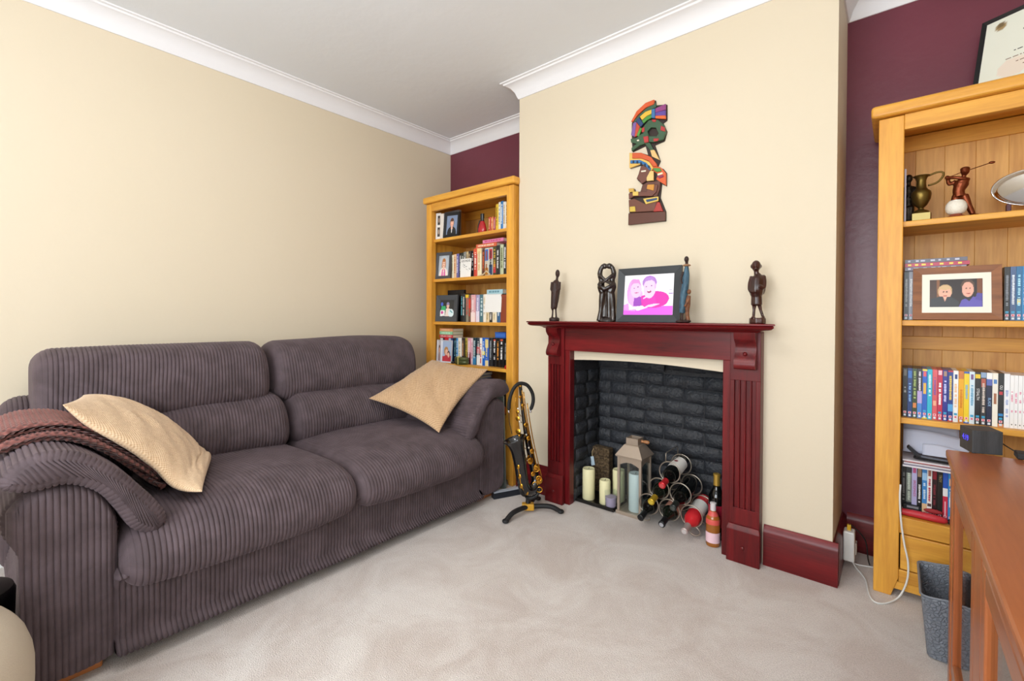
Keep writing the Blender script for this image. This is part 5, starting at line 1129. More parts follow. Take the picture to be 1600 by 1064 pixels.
ST = thing('saxophone_stand', 'low black tripod stand with yellow hub under the saxophone', 'stand', floorpt(826, 795, 0))
hub = Zp(825, 791, .035); hub = np.array([hub[0], hub[1], .035])
def fl(px, py, z=.012): q = Zp(px, py, z); return np.array([q[0], q[1], z])
for k, e in enumerate((fl(790, 814), fl(876, 799), hub*[1, 1, 0]+np.array([-.06, .17, .012]))):
    mid = hub*.35+e*.65+np.array([0, 0, .018])
    l = MB().tube(spline([hub, mid, e], 10), [.013]*9+[.011], 12).build('leg', M_rub, ST, smooth=60)
    MB().ell(e, .019, .019, .0115, 14).build('rubber_foot', M_rub, l, smooth=180)
MB().obox(hub, CR*.033, np.array([-CW[0], -CW[1], 0])*.02, (0, 0, .018)).build('hub', mat('yellow_plastic_hub', '#cf9a2c', .4), ST, bevel=.005)
MB().tube([hub+[0, 0, .005], hub+[-.005, .01, .06], sp(822, 764, .02)+[0, 0, -.035]], .014, 12).build('post', M_rub, ST, smooth=60)
bw = sp(829, 765, -.02)
MB().tube(spline([sp(822, 764, .02)+[0, 0, -.035], sp(826, 772, -.02)+[0, 0, -.022], sp(838, 772, -.02)+[0, 0, -.008], sp(844, 763, -.01)], 12), .010, 10).build('cradle', M_rub, ST, smooth=60)
MB().tube(spline([sp(822, 764, .02)+[0, 0, -.035], sp(816, 768, -.05)+[0, 0, -.01], sp(811, 756, -.06)], 12), .010, 10).build('cradle', M_rub, ST, smooth=60)
a, b = fl(768, 778, 0)+V3(.03, -.012, 0), fl(815, 771, 0)+V3(.012, -.012, 0); d = (b-a); Lc = np.linalg.norm(d); d /= Lc; nrm_ = np.array([-d[1], d[0], 0])
tb = thing('flat_case', 'flat dark case with a pale top lying by the saxophone stand', 'case', (a+b)/2)
MB().obox((a+b)/2+nrm_*.02+[0, 0, .018], d*Lc/2, nrm_*.02, (0, 0, .018)).build('body', mat('dark_navy_vinyl', '#1e232c', .35), tb, bevel=.004)
MB().obox((a+b)/2+nrm_*.02+[0, 0, .0375], d*(Lc/2-.004), nrm_*.017, (0, 0, .0015)).build('lid', mat('pale_grey_vinyl', '#b9c0cc', .3), tb)
# between the sofa and the bookcase
MB().obox((-1.915, 2.135, .29), (.055, .0, .0), (0, .004, 0), (-.02, .012, .285)).build('grey_folder', mat('grey_green_board', '#7f8a86', .5), base=(-1.915, 2.135, 0), label='flat grey green board standing between sofa arm and bookcase', cat='board')
ob = thing('orange_toy', 'orange plastic object on the bookcase by the sofa arm', 'toy', (-1.99, 2.26, LZ[4]))
MB().tube([(-1.99+.03*math.cos(a), 2.255, LZ[4]+.036+.03*math.sin(a)) for a in np.linspace(0, 2*math.pi, 20, endpoint=False)], .006, 8, True).build('loop', mat('orange_plastic', '#d8642a', .4), ob, smooth=180)
# ================================================================== ornaments in the sofa bookcase
def portrait(hair, skin, top, bg2=None, cx=.5, hy=.62, s=1.):
    o = [('e', cx, hy, .19*s, .25*s, hair), ('e', cx, .08, .42*s, .34, top), ('p', [(cx-.07, .45), (cx+.07, .45), (cx+.08, .28), (cx-.08, .28)], skin), ('e', cx, hy-.03, .145*s, .2*s, skin),
         ('e', cx, hy+.15*s, .15*s, .09*s, hair), ('e', cx-.055*s, hy, .02, .015, '#3a2a24'), ('e', cx+.055*s, hy, .02, .015, '#3a2a24'), ('e', cx, hy-.115*s, .05*s, .018, '#b5524a')]
    return o
S0, S1, S2, S3 = LZ[0], LZ[1], LZ[2], LZ[3]
frame('framed_photo', 'black upright frame with a schoolboy portrait on the top shelf', (-2.475, 2.235, S0), .135, .185, .022, .012, '#16161a', '#7e8fae', portrait('#5a3524', SK, '#17181c')+[('p', [(.46, .3), (.54, .3), (.52, .08), (.48, .08)], '#e8e8ec')], .25, .12, nx=44, ny=60, back=.07)
fr_ = frame('framed_photo_strip', 'tall white frame of small dark photos on the top shelf', (-2.612, 2.234, S0), .042, .195, .007, .012, '#e9e6e2', '#e9e6e2', [('p', [(.1, .56), (.9, .56), (.9, .94), (.1, .94)], '#2c2a2c'), ('p', [(.1, .08), (.9, .08), (.9, .46), (.1, .46)], '#3a3636'), ('e', .5, .75, .25, .1, '#a08a7c'), ('e', .5, .27, .25, .1, '#b09a8a')], .25, .04, nx=24, ny=60)
MB().box((-2.586, 2.232, S0), (-2.548, 2.33, S0+.183)).build('white_box', mat('white_card', '#e4ddd6', .6), base=(-2.60, 2.28, S0), bevel=.002, label='plain off white card box beside the schoolboy portrait', cat='box')
MB().box((-2.66, 2.34, S0+.0), (-2.50, 2.365, S0+.225)).build('grey_album', mat('grey_linen_album', '#8a8786', .7), base=(-2.58, 2.35, S0), bevel=.002, label='tall grey album standing behind the schoolboy portrait', cat='album')
bt = thing('red_bottle', 'red and black bottle with tall neck on the top shelf', 'bottle', (-2.19, 2.27, S0)); cc = (-2.19, 2.27, S0)
MB().lathe([(.030, 0), (.034, .004), (.034, .03), (.026, .062), (.015, .085)], cc, (0, 0, 1), 20, 1, .7).build('body', mat('red_enamel', '#b3232a', .2, coat=.3), bt, smooth=50)
MB().lathe([(.0155, .084), (.013, .10), (.015, .105), (.015, .135), (.0, .136)], cc, (0, 0, 1), 20, 1, .8).build('neck', M_tray, bt, smooth=50)
MB().tube([V3(*cc)+[-.036, -.006, .004], V3(*cc)+[-.028, -.01, .055], V3(*cc)+[-.014, -.008, .09]], .005, 8).build('side_trim', M_tray, bt)
frame('framed_photo', 'grey upright frame with a portrait of a fair haired girl', (-2.575, 2.245, S1), .142, .2, .024, .012, '#4a4b50', '#a9b4c0', [('e', .5, .5, .5, .5, '#b9c2cc')]+portrait('#b9743c', '#f2c4ac', '#f0e6dc')+[('p', [(.36, .34), (.45, .3), (.47, .0), (.3, .0)], '#e060a8'), ('p', [(.55, .3), (.64, .34), (.7, .0), (.53, .0)], '#e060a8'), ('p', [(.31, .66), (.36, .4), (.33, .36), (.29, .5)], '#b9743c'), ('p', [(.69, .66), (.64, .4), (.67, .36), (.71, .5)], '#b9743c')], .18, .10, nx=48, ny=64, back=.07)
gl = thing('greeting_card', 'small white printed card propped against the second shelf books', 'card', (-2.345, 2.262, S1))
MB().obox((-2.345, 2.263, S1+.068), (.052, .002, 0), (0, .001, 0), (0, .004, .067)).build('card', mat('white_print_paper', '#f0eeea', .6), gl)
lettering(gl, 'GEORDIE', (-2.345, 2.2595+.004, S1+.118), (1, .03, 0), (0, 0, 1), .022, mat('ink_22242a', '#22242a', .5), .092)
R2 = random.Random(8)
m = MB()
for k in range(22):
    x = R2.uniform(-2.39, -2.30); z = S1+R2.uniform(.02, .10); m.obox((x, 2.2575+.0045, z), (R2.uniform(.002, .006), 0, 0), (0, .0003, 0), (0, 0, R2.uniform(.0008, .003)))
m.obox((-2.355, 2.2615, S1+.024), (.028, 0, 0), (0, .0003, 0), (0, 0, .006)); m.build('printed_marks', mat('ink_22242a', '#22242a', .5), gl)
MB().tube([(-2.215, 2.255, S1+.004), (-2.165, 2.252, S1+.010), (-2.13, 2.25, S1+.034), (-2.095, 2.248, S1+.006)], .0045, 8).build('wire_ornament', mat('pale_wire', '#d8c8a8', .4), base=(-2.15, 2.25, S1), label='small pale bent ornament before the second shelf books', cat='ornament')
frame('framed_photo', 'wide grey picture frame of a colourful toy scene on the third shelf', (-2.536, 2.244, S2), .20, .195, .036, .016, '#474a4f', '#2e2f30', [('e', .12, .75, .09, .12, '#4a66d0'), ('p', [(.05, .35), (.1, .65), (.38, .65), (.42, .35)], '#38b070'), ('p', [(0, .02), (.02, .4), (.35, .38), (.36, .05)], '#f4f0f0'), ('e', .15, .25, .09, .09, '#d84a9c'), ('e', .56, .66, .10, .17, '#e8bba6'), ('e', .56, .78, .10, .09, '#8c88b0'), ('p', [(.36, .02), (.44, .5), (.7, .5), (.8, .02)], '#f0dcd4'), ('e', .8, .22, .2, .24, '#dfeef2'), ('p', [(.7, .35), (.9, .2), (.92, .26), (.74, .4)], '#3a98a0')], .16, .08, nx=64, ny=60, back=.08)
MB().box((-2.60, 2.32, S2), (-2.425, 2.345, S2+.235)).build('black_album', mat('black_album_cover', '#161517', .45), base=(-2.5, 2.33, S2), bevel=.002, label='black album behind the wide grey picture frame', cat='album')
kc = thing('postcard', 'white postcard with pale pink picture resting on small books', 'card', (-2.10, 2.268, S2+.0685))
MB().obox((-2.10, 2.277, S2+.0685+.062), (.082, 0, 0), (0, .001, 0), (0, .004, .062)).build('card', mat('white_print_paper', '#f0eeea', .6), kc)
raster('picture', (-2.17, 2.2745, S2+.10), (1, 0, 0), (0, .06, 1), .14, .08, 30, 20, '#d8c8d2', [('p', [(0, 0), (1, 0), (1, .35), (0, .5)], '#c8b4bc'), ('p', [(0, .7), (1, .6), (1, .75), (0, .85)], '#e8dce4')], kc)
frame('framed_photo', 'pale folding frame of two children on the fourth shelf', (-2.521, 2.232, S3), .105, .165, .010, .01, '#d3d3da', '#a8b8d4', [('p', [(0, 0), (1, 0), (1, .3), (0, .25)], '#c23c48'), ('e', .42, .52, .24, .22, '#c08a50'), ('e', .46, .46, .16, .15, SK), ('e', .7, .36, .17, .17, '#5a3424'), ('e', .68, .32, .13, .13, SK), ('e', .42, .14, .26, .18, '#c8404a')], .1, .06, nx=40, ny=50, back=.05)
frame('framed_photo', 'narrow pale leaf of the folding frame showing a dark haired child', (-2.605, 2.232, S3), .058, .165, .010, .01, '#d3d3da', '#c8c4cc', [('e', .5, .6, .3, .22, '#4a2c24'), ('e', .5, .54, .2, .15, SK), ('e', .5, .14, .42, .3, '#b09aa0')], -.2, .04, nx=30, ny=50)
gt = thing('gift_box', 'small olive green tin tied with gold ribbon on the fourth shelf', 'box', (-2.365, 2.235, S3))
MB().lathe([(.058, 0), (.066, .006), (.066, .022), (.062, .026), (.066, .030), (.064, .046), (.056, .05), (0, .05)], (-2.365, 2.245, S3), (0, 0, 1), 24, 1, .55).build('tin', mat('olive_green_tin', '#565a34', .35, metal=.3), gt, smooth=45)
MB().box((-2.371, 2.207, S3+.001), (-2.359, 2.2085, S3+.05)).ell((-2.365, 2.215, S3+.054), .016, .012, .006, 10).build('ribbon', mat('gold_ribbon', '#d8c87a', .35, metal=.3), gt)
MB().lathe([(.012, 0), (.015, .006), (.012, .014), (0, .015)], (-2.447, 2.235, S3), (0, 0, 1), 16, 1.1, .8).build('trinket_dish', M_tray, base=(-2.447, 2.235, S3), smooth=50, label='tiny black oval dish next to the olive tin', cat='dish')
MB().lathe([(.016, 0), (.02, .006), (.016, .022), (.0, .028)], (-1.935, 2.243, S3), (0, 0, 1), 16).build('red_trinket', mat('red_enamel', '#b3232a', .2, coat=.3), base=(-1.935, 2.243, S3), smooth=50, label='small red rounded trinket at the end of the fourth shelf', cat='ornament')
# ================================================================== trophies in the other bookcase
T0, T1, T2, T3 = RZ
M_brass = mat('antique_brass', '#6e5a2c', .36, metal=.9, bump=(70, .3, .003)); M_copper = mat('copper_bronze', '#7a3c22', .34, metal=.75, bump=(120, .4, .003))
jx, jy = .066, 2.385
tj = thing('trophy_jug', 'brass trophy jug with tall curled handle on a plaque base', 'trophy', (jx, jy, T0))
MB().lathe([(.030, 0), (.031, .006), (.030, .034), (.022, .044), (.010, .050)], (jx, jy, T0), (0, 0, 1), 24).build('base', M_brass, tj, smooth=45)
MB().lathe([(.010, .049), (.008, .056), (.018, .066), (.028, .088), (.031, .108), (.029, .118), (.021, .126), (.0155, .134), (.0145, .16), (.018, .172), (.026, .18), (.024, .181), (.016, .172), (0, .165)], (jx, jy, T0), (0, 0, 1), 28).build('jug', M_brass, tj, smooth=60)
MB().tube(spline([(jx+.022, jy, T0+.178), (jx+.045, jy, T0+.186), (jx+.062, jy, T0+.182), (jx+.060, jy, T0+.165), (jx+.045, jy, T0+.147), (jx+.020, jy, T0+.140)], 16), .0035, 8).build('handle', M_brass, tj, smooth=180)
MB().add([(jx-.026, jy-.031, T0+.006), (jx+.026, jy-.031, T0+.006), (jx+.026, jy-.031, T0+.032), (jx-.026, jy-.031, T0+.032)], [(0, 1, 2, 3)]).build('plaque', mat('pale_brass_plate', '#a8965c', .4, metal=.5), tj)
MB().box((.0165, 2.335, T0), (.0215, 2.50, T0+.205)).build('magazine', mat('magazine_cover', '#b9b4c4', .4), base=(.019, 2.42, T0), label='thin magazine standing against the upright beside the brass jug', cat='magazine')
q = (.030, 2.43, T0); g = lambda x, y, z: V3(q[0]+x, q[1]+y, q[2]+z)
carve('bronze_statuette', 'dark bronze statuette half hidden behind the brass jug', mat('dark_bronze', '#2d241c', .4, metal=.7, bump=(90, .5, .004)), [('l', [(.026, 0), (.026, .012), (.018, .016)], g(0, 0, 0), (0, 0, 1), 12), ('t', [g(-.006, 0, .014), g(-.006, 0, .08)], [.008, .011]), ('t', [g(.008, 0, .014), g(.008, 0, .08)], [.008, .011]), ('t', [g(0, 0, .075), g(0, 0, .12), g(0, 0, .155)], [.017, .018, .016]), ('t', [g(-.016, 0, .15), g(-.022, -.01, .12), g(-.006, -.02, .11)], [.008, .007, .006]), ('t', [g(.016, 0, .15), g(.024, -.01, .12), g(.008, -.02, .105)], [.008, .007, .006]), ('t', [g(0, 0, .15), g(0, 0, .175)], [.008, .007]), ('e', g(0, 0, .187), (.013, .014, .017))], q, .003, 2)
# golfer at the top of the swing
q = (.176, 2.40, T0); g = lambda x, y, z: V3(q[0]+x, q[1]+y, q[2]+z)
gf = thing('golfer_trophy', 'copper golfer statuette with club raised behind his head', 'trophy', q)
b = MB()
b.tube(spline([g(-.020, -.010, .010), g(-.018, 0, .05), g(-.010, 0, .09)], 8), [.008, .009, .010, .010, .011, .012, .013, .013], 10).tube(spline([g(.036, .0, .010), g(.024, 0, .045), g(.010, 0, .09)], 8), [.008, .009, .010, .010, .011, .012, .013, .013], 10)
b.tube(spline([g(-.002, 0, .085), g(-.004, 0, .11), g(.004, 0, .135), (g(.006, 0, .152))], 8), [.018, .017, .017, .018, .020, .021, .019, .010], 12)
b.ell(g(-.02, -.016, .008), .009, .016, .007).ell(g(.04, -.008, .008), .014, .011, .007)
b.tube(spline([g(.022, 0, .146), g(.008, -.018, .148), g(-.018, -.018, .156), g(-.034, -.008, .160)], 8), .0065, 8).tube(spline([g(-.012, 0, .146), g(-.030, .0, .136), g(-.034, -.004, .152), g(-.036, -.006, .162)], 8), .0065, 8).ell(g(-.036, -.007, .162), .008, .007, .008)
b.tube([g(.008, 0, .15), g(.010, 0, .168)], .007, 8).ell(g(.012, -.002, .178), .0135, .015, .0155).ell(g(.012, -.014, .174), .004, .005, .005)
b.ell(g(.012, 0, .186), .0145, .016, .009)
remesh(b.build('figure', M_copper, gf), .0026, 2)
MB().tube([g(-.040, -.007, .160), g(.0, .006, .176), g(.080, .020, .200)], .0016, 6).ell(g(.084, .021, .201), .009, .005, .005, 10).build('club', M_copper, gf, smooth=180)
MB().lathe([(.045, 0), (.046, .003), (.044, .007), (0, .007)], g(.004, -.010, 0), (0, 0, 1), 24, 1, .6).build('base', M_copper, gf, smooth=45)
q2 = (.162, 2.345, T0)
gbq = thing('golf_ball_candle', 'white golf ball tealight holder on a wooden foot', 'candle holder', q2)
MB().lathe([(.024, 0), (.026, .003), (.017, .008), (.015, .013)], q2, (0, 0, 1), 20).build('foot', mat('reddish_turned_wood', '#8c3f26', .4), gbq, smooth=45)
MB().lathe([(.012, .010), (.021, .014), (.0275, .022), (.030, .034), (.029, .046), (.0255, .054), (.0205, .060), (.0198, .057), (0, .056)], q2, (0, 0, 1), 28).build('ball', mat('dimpled_white_ball', '#ece6d8', .4, bump=(240, .6, .003)), gbq, smooth=60)
MB().lathe([(.0195, .0565), (.0195, .062), (.0185, .0605), (0, .0600)], q2, (0, 0, 1), 24).build('tealight', mat('tealight_cup', '#d8d4cc', .3, metal=.3), gbq, smooth=40)
MB().tube([V3(*q2)+[0, 0, .059], V3(*q2)+[0, 0, .066]], .001, 6).build('wick', mat('charred_wick', '#1c1a18', .9), gbq)
# oval silver tray on a small stand
sc_, sw, sh_ = V3(.375, 2.42, T0+.092), .118, .072
so = thing('silver_tray', 'oval polished silver tray upright on a maroon stand', 'tray', (sc_[0], sc_[1], T0)); M_silv = mat('polished_silver', '#d9d9dc', .08, metal=1)
ey_ = np.array([0, .22, 1.]); ey_ /= np.linalg.norm(ey_); ex_ = np.array([1., 0, 0]); nz_ = np.cross(ex_, ey_)
prof_ = [(0, -.003), (.80, -.003), (.86, .0), (.90, .005), (.94, .006), (.97, .009), (1.0, .008), (1.0, .004), (.9, .0), (.85, -.006), (0, -.007)]
N = 48; P = np.array([[sc_+ex_*sw*r*math.cos(a)+ey_*sh_*r*math.sin(a)+nz_*h for r, h in prof_] for a in np.linspace(0, 2*math.pi, N, endpoint=False)])
grid('dish', P, M_silv, so, ca=True)
MB().obox(sc_+V3(-.075, -.022, -.074), (.006, 0, 0), (0, .014, 0), (0, 0, .018)).obox(sc_+V3(.06, -.022, -.074), (.006, 0, 0), (0, .014, 0), (0, 0, .018)).build('stand', mat('maroon_stand', '#4c1c2a', .4), so, bevel=.002)
# framed photo of two people
M_rust = wood('rustic_brown_frame', '#6e3f20', '#9a6034', 0, 1.5, .5, .05)
duo = [('p', [(0, 0), (.12, 0), (.14, 1), (0, 1)], '#4c3a34'), ('p', [(.14, .35), (.2, .35), (.2, 1), (.14, 1)], '#8a5c3c'), ('p', [(.9, .3), (1, .3), (1, 1), (.9, 1)], '#7c4a30'), ('e', .3, .57, .14, .25, '#caa87c'), ('e', .3, .5, .12, .24, '#f0b49c'), ('e', .3, .70, .12, .08, '#d4b487'), ('p', [(0, 0), (.02, .3), (.2, .38), (.42, .36), (.56, .2), (.56, 0)], '#3a3c40'), ('p', [(.26, .38), (.34, .38), (.30, .2)], '#f0b49c'),
       ('e', .73, .78, .125, .20, '#5c463a'), ('e', .73, .62, .11, .27, '#eeb09c'), ('p', [(.56, 0), (.62, .25), (.72, .32), (.84, .36), (1, .26), (1, 0)], '#6258b4'), ('p', [(.86, .26), (.9, .5), (1, .46), (1, .2)], '#584ea4'), ('p', [(.66, .32), (.82, .36), (.76, .2)], '#2c2a34'), ('e', .27, .55, .018, .022, '#3a2a28'), ('e', .335, .55, .018, .022, '#3a2a28'), ('e', .3, .4, .04, .02, '#b85a50'), ('e', .70, .66, .015, .02, '#3a2a28'), ('e', .77, .66, .015, .02, '#3a2a28'), ('e', .74, .48, .04, .02, '#b04c48')]
frame('framed_photo', 'brown rustic wood frame with mounted photo of a couple', (.163, 2.318, T1), .236, .20, .026, .014, '#7c4a28', '#322a2a', duo, 0, .16, mount=.022, nx=84, ny=56, mt=M_rust, bevel_in=.002, back=None)
# magazines, papers and tablet lying above the bottom row of film cases
zt = T3+.1912
for k, (c_, h_, dx, lb_) in enumerate((('#e4e0e6', .007, 0, 'white edged magazine, lowest of the bottom shelf pile'), ('#8a86a0', .005, .004, 'grey violet magazine, second of the bottom shelf pile'), ('#d2cdd4', .006, -.003, 'pale magazine, third of the bottom shelf pile'), ('#c24a44', .004, .006, 'red covered magazine on the bottom shelf pile'), ('#ded8de', .006, 0, 'plain white magazine at the top of the bottom shelf pile'))):
    MB().box((.022+abs(dx), 2.325+dx, zt), (.235, 2.50, zt+h_-.0004)).build('magazine', mat('magazine_'+c_.lstrip('#'), c_, .4), base=(.12, 2.41, zt), label=lb_, cat='magazine', group='magazines on the bottom shelf'); zt += h_
tb = thing('tablet', 'black tablet leaning on the pale papers in the bottom shelf', 'tablet', (.12, 2.34, zt))
MB().obox((.125, 2.352, zt+.0085), (.072, 0, -.002), (0, .02, .0), (0, -.002, .0042)).build('body', M_tray, tb, bevel=.002)
MB().obox((.055, 2.352, zt+.028), (.018, .0, -.018), (0, .02, 0), (.003, 0, .003)).build('cover_flap', mat('black_leatherette', '#1d1d20', .6), tb)
M_ppr = mat('pale_blue_paper', '#ccd0e2', .6)
def sheet(label, pts, th=.0012):
    a, b_, c_, d_ = (np.asarray(p, float) for p in pts); u_, v_ = np.meshgrid(np.linspace(0, 1, 14), np.linspace(0, 1, 8), indexing='ij'); u_ = u_[..., None]; v_ = v_[..., None]
    P = a*(1-u_)*(1-v_)+b_*u_*(1-v_)+c_*u_*v_+d_*(1-u_)*v_; P[..., 2] += .006*np.sin(u_[..., 0]*4)*v_[..., 0]
    o = grid('paper_sheet', P, M_ppr, base=a, label=label, cat='paper'); s_ = o.modifiers.new('thickness', 'SOLIDIFY'); s_.thickness = th; return o
sheet('pale blue printed sheet folded upright above the tablet', ((.024, 2.40, zt+.014), (.20, 2.40, zt+.014), (.225, 2.425, zt+.085), (.024, 2.425, zt+.10)))
sheet('taller pale sheet at the back of the bottom shelf papers', ((.024, 2.46, zt+.001), (.19, 2.46, zt+.001), (.19, 2.49, zt+.135), (.024, 2.49, zt+.135)))
sheet('pale sheet lying open beneath the folded blue sheet', ((.08, 2.376, zt+.016), (.21, 2.376, zt+.016), (.21, 2.395, zt+.045), (.08, 2.395, zt+.055)))
# red and black things along the front of the bottom shelf
tq = thing('red_case', 'red rounded case with black end on the bottom shelf front', 'case', (.09, 2.315, T3))
MB().tube([(.022, 2.327, T3+.014), (.06, 2.326, T3+.0145), (.11, 2.324, T3+.014), (.142, 2.323, T3+.013), (.151, 2.323, T3+.012)], [.0125, .0135, .0135, .0115, .005], 14).build('body', mat('red_rubber', '#c5303a', .45), tq, smooth=60)
MB().ell((.165, 2.325, T3+.012), .018, .011, .0115, 14).build('end_cap', M_rub, tq, smooth=180)
tq2 = thing('black_gadget', 'black gadget with a silver panel behind the red case', 'gadget', (.06, 2.337, T3))
MB().box((.024, 2.3395, T3), (.075, 2.3505, T3+.042)).build('body', M_rub, tq2, bevel=.003)
MB().box((.036, 2.3388, T3+.03), (.070, 2.3396, T3+.038)).build('panel', mat('dull_silver', '#8e929a', .35, metal=.6), tq2)
MB().ell((.112, 2.3425, T3+.033), .028, .0075, .009, 14).build('red_pouch', mat('dark_red_fabric', '#9c2a2e', .7), base=(.112, 2.3425, T3), label='small dark red pouch lying on the red case', cat='pouch', smooth=180)
# certificate on top of the bookcase
th = -.52; exc = np.array([math.cos(th), math.sin(th), 0])
o0 = np.array([.207, 2.515, RB['H']+.0005]); Wc, Hc = .46, .345
cf = frame('framed_certificate', 'thin black frame holding a cream certificate on top of the bookcase', o0+exc*Wc/2, Wc, Hc, .013, .012, '#101012', '#eef0e2', [('e', .1, .9, .035, .05, '#a88e62'), ('e', .1, .92, .02, .03, '#7e6a4a'), ('e', .22, .3, .1, .12, '#f0e2d2')], th, .22, nx=70, ny=50, cat='certificate')
nbk = np.array([-math.sin(th), math.cos(th), 0]); eyc = np.array([0, 0, 1.])*math.cos(.22)+nbk*math.sin(.22); nzc = np.cross(exc, eyc); pc = o0-nzc*.0065
M_ink = mat('ink_22242a', '#22242a', .5)
lettering(cf, 'The Associated Board', pc+exc*.235+eyc*.282, exc, eyc, .020, M_ink, .24); lettering(cf, 'of the Royal Schools of Music', pc+exc*.235+eyc*.256, exc, eyc, .019, M_ink, .30)
M_ink2 = mat('ink_brown', '#8c6c58', .5)
for k, (z_, w_, m_) in enumerate(((.20, .20, M_ink2), (.178, .26, M_ink), (.152, .30, M_ink2), (.130, .24, M_ink2), (.112, .20, M_ink2), (.085, .08, M_ink), (.066, .1, M_ink2), (.032, .07, M_ink2))):
    mm = MB(); x_ = .235-w_/2; rr_ = random.Random(k)
    while x_ < .235+w_/2:
        l_ = rr_.uniform(.004, .016); c_ = pc+exc*(x_+l_/2)+eyc*z_; mm.obox(c_, exc*l_/2, eyc*.0016, nzc*.0002); x_ += l_+.004
    mm.build('print_line', m_, cf)
# ================================================================== plugs and cables by the chimney breast
M_wpl = mat('white_plastic', '#e6e6e2', .35)
pa = thing('plug_adapter', 'tall white plug adapter with yellow network plug on the skirting', 'adapter', (-.14, 2.44, .01))
MB().box((BX1+.0225, 2.405, .035), (BX1+.062, 2.462, .163)).build('body', M_wpl, pa, bevel=.006)
MB().box((BX1+.034, 2.425, .163), (BX1+.048, 2.440, .186)).build('network_plug', mat('yellow_plug', '#e2b52c', .4), pa, bevel=.002)
pb = thing('plug', 'small white plug beside the tall adapter', 'plug', (BX1+.05, 2.50, .05))
MB().box((BX1+.0225, 2.465, .045), (BX1+.066, 2.505, .098)).build('body', M_wpl, pb, bevel=.005)
MB().lathe([(.008, 0), (.006, .02)], (BX1+.05, 2.484, .045), (0, 0, -1), 10).build('cable_boot', M_wpl, pb)
def cable(name, pts, r, m, label): MB().tube(spline(pts, 90), r, 8).build(name, m, base=pts[0], smooth=180, label=label, cat='cable')
cable('white_cable', [V3(BX1+.05, 2.44, .033), fl(1337, 886, .005), fl(1352, 905, .004), fl(1358, 928, .004), fl(1368, 941, .004), fl(1386, 942, .004), PX(1405, 932, 1, 2.262), PX(1417, 908, 1, 2.266), PX(1419, 880, 1, 2.268), PX(1413, 850, 1, 2.27), PX(1408, 815, 1, 2.272), PX(1406, 780, 1, 2.275), PX(1407, 757, 1, 2.283)], .0032, M_wpl, 'white cable looping over the carpet and up the bookcase')
cable('white_flex', [V3(BX1+.05, 2.484, .026), V3(BX1+.06, 2.475, .006), V3(-.09, 2.485, .004), V3(.0, 2.52, .004)], .003, M_wpl, 'short white flex running from the plug behind the bookcase')
cable('black_cable', [V3(BX1+.041, 2.432, .185), V3(BX1+.06, 2.44, .175), V3(-.095, 2.47, .12), V3(-.085, 2.48, .04), V3(-.08, 2.5, .006)], .0026, M_rub, 'thin black cable arching from the yellow plug to the floor')
# ================================================================== grey plastic basket
GB = thing('storage_basket', 'grey plastic storage basket with cut out handles beside the bookcase', 'basket', (.2, 2.09, 0))
def bask_mat():
    m = bpy.data.materials.new('grey_embossed_plastic'); m.use_nodes = True; nt = m.node_tree; b_ = nt.nodes['Principled BSDF']; b_.inputs['Base Color'].default_value = srgb('#7c828c'); b_.inputs['Roughness'].default_value = .5
    tc = nt.nodes.new('ShaderNodeTexCoord'); v = nt.nodes.new('ShaderNodeTexVoronoi'); v.inputs['Scale'].default_value = 95; v.feature = 'DISTANCE_TO_EDGE'; r = nt.nodes.new('ShaderNodeValToRGB'); r.color_ramp.elements[0].position = .0; r.color_ramp.elements[1].position = .14
    bp = nt.nodes.new('ShaderNodeBump'); bp.inputs['Strength'].default_value = .8; bp.inputs['Distance'].default_value = .003
    nt.links.new(tc.outputs['Object'], v.inputs[0]); nt.links.new(v.outputs[0], r.inputs[0]); nt.links.new(r.outputs[0], bp.inputs['Height']); nt.links.new(bp.outputs[0], b_.inputs['Normal']); return m
M_bk = bask_mat()
bx0, bx1, by0, by1 = .066, .36, 1.93, 2.20
def rrect(ins, z):
    x0, x1, y0, y1 = bx0+ins, bx1-ins, by0+ins, by1-ins; r = .02; out = []
    for cx_, cy_, a0 in ((x1-r, y1-r, 0), (x0+r, y1-r, 90), (x0+r, y0+r, 180), (x1-r, y0+r, 270)):
        for k in range(7): a = math.radians(a0+15*k); out.append((cx_+r*math.cos(a), cy_+r*math.sin(a), z))
    # straight runs get extra points so that the handles can be cut out
    full = []
    for i in range(len(out)):
        a, b_ = V3(*out[i]), V3(*out[(i+1) % len(out)]); n_ = 10 if np.linalg.norm(b_-a) > .1 else 1
        for k in range(n_): full.append(a+(b_-a)*k/n_)
    return full
zs = [.004, .05, .1, .14, .152, .184, .20]; L_ = [rrect(.018*(1-z_/.2), z_) for z_ in zs]; n_ = len(L_[0]); vs = []; fs = []
for k, ring in enumerate(L_):
    for p_ in ring:
        lift = 0
        if k >= 3 and (p_[1] > by1-.02 or p_[1] < by0+.02) : lift = .018*math.exp(-((p_[0]-(bx0+bx1)/2)/.085)**2)*(k-2)/4
        vs.append((p_[0], p_[1], p_[2]+lift))
for k in range(len(zs)-1):
    for i in range(n_):
        mid = (L_[k][i]+L_[k][(i+1) % n_])/2
        hole = k == 4 and (mid[1] > by1-.02 or mid[1] < by0+.02) and abs(mid[0]-(bx0+bx1)/2) < .058
        if not hole: fs.append((k*n_+i, k*n_+(i+1) % n_, (k+1)*n_+(i+1) % n_, (k+1)*n_+i))
fs.append(tuple(range(n_-1, -1, -1)))
o = MB().add(vs, fs).build('shell', M_bk, GB, smooth=40); s_ = o.modifiers.new('wall', 'SOLIDIFY'); s_.thickness = .004; s_.offset = -1
o = MB().tube([V3(*vs[(len(zs)-1)*n_+i]) for i in range(n_)], .0035, 8, True).build('rim', mat('grey_plastic', '#7c828c', .45), GB, smooth=180)
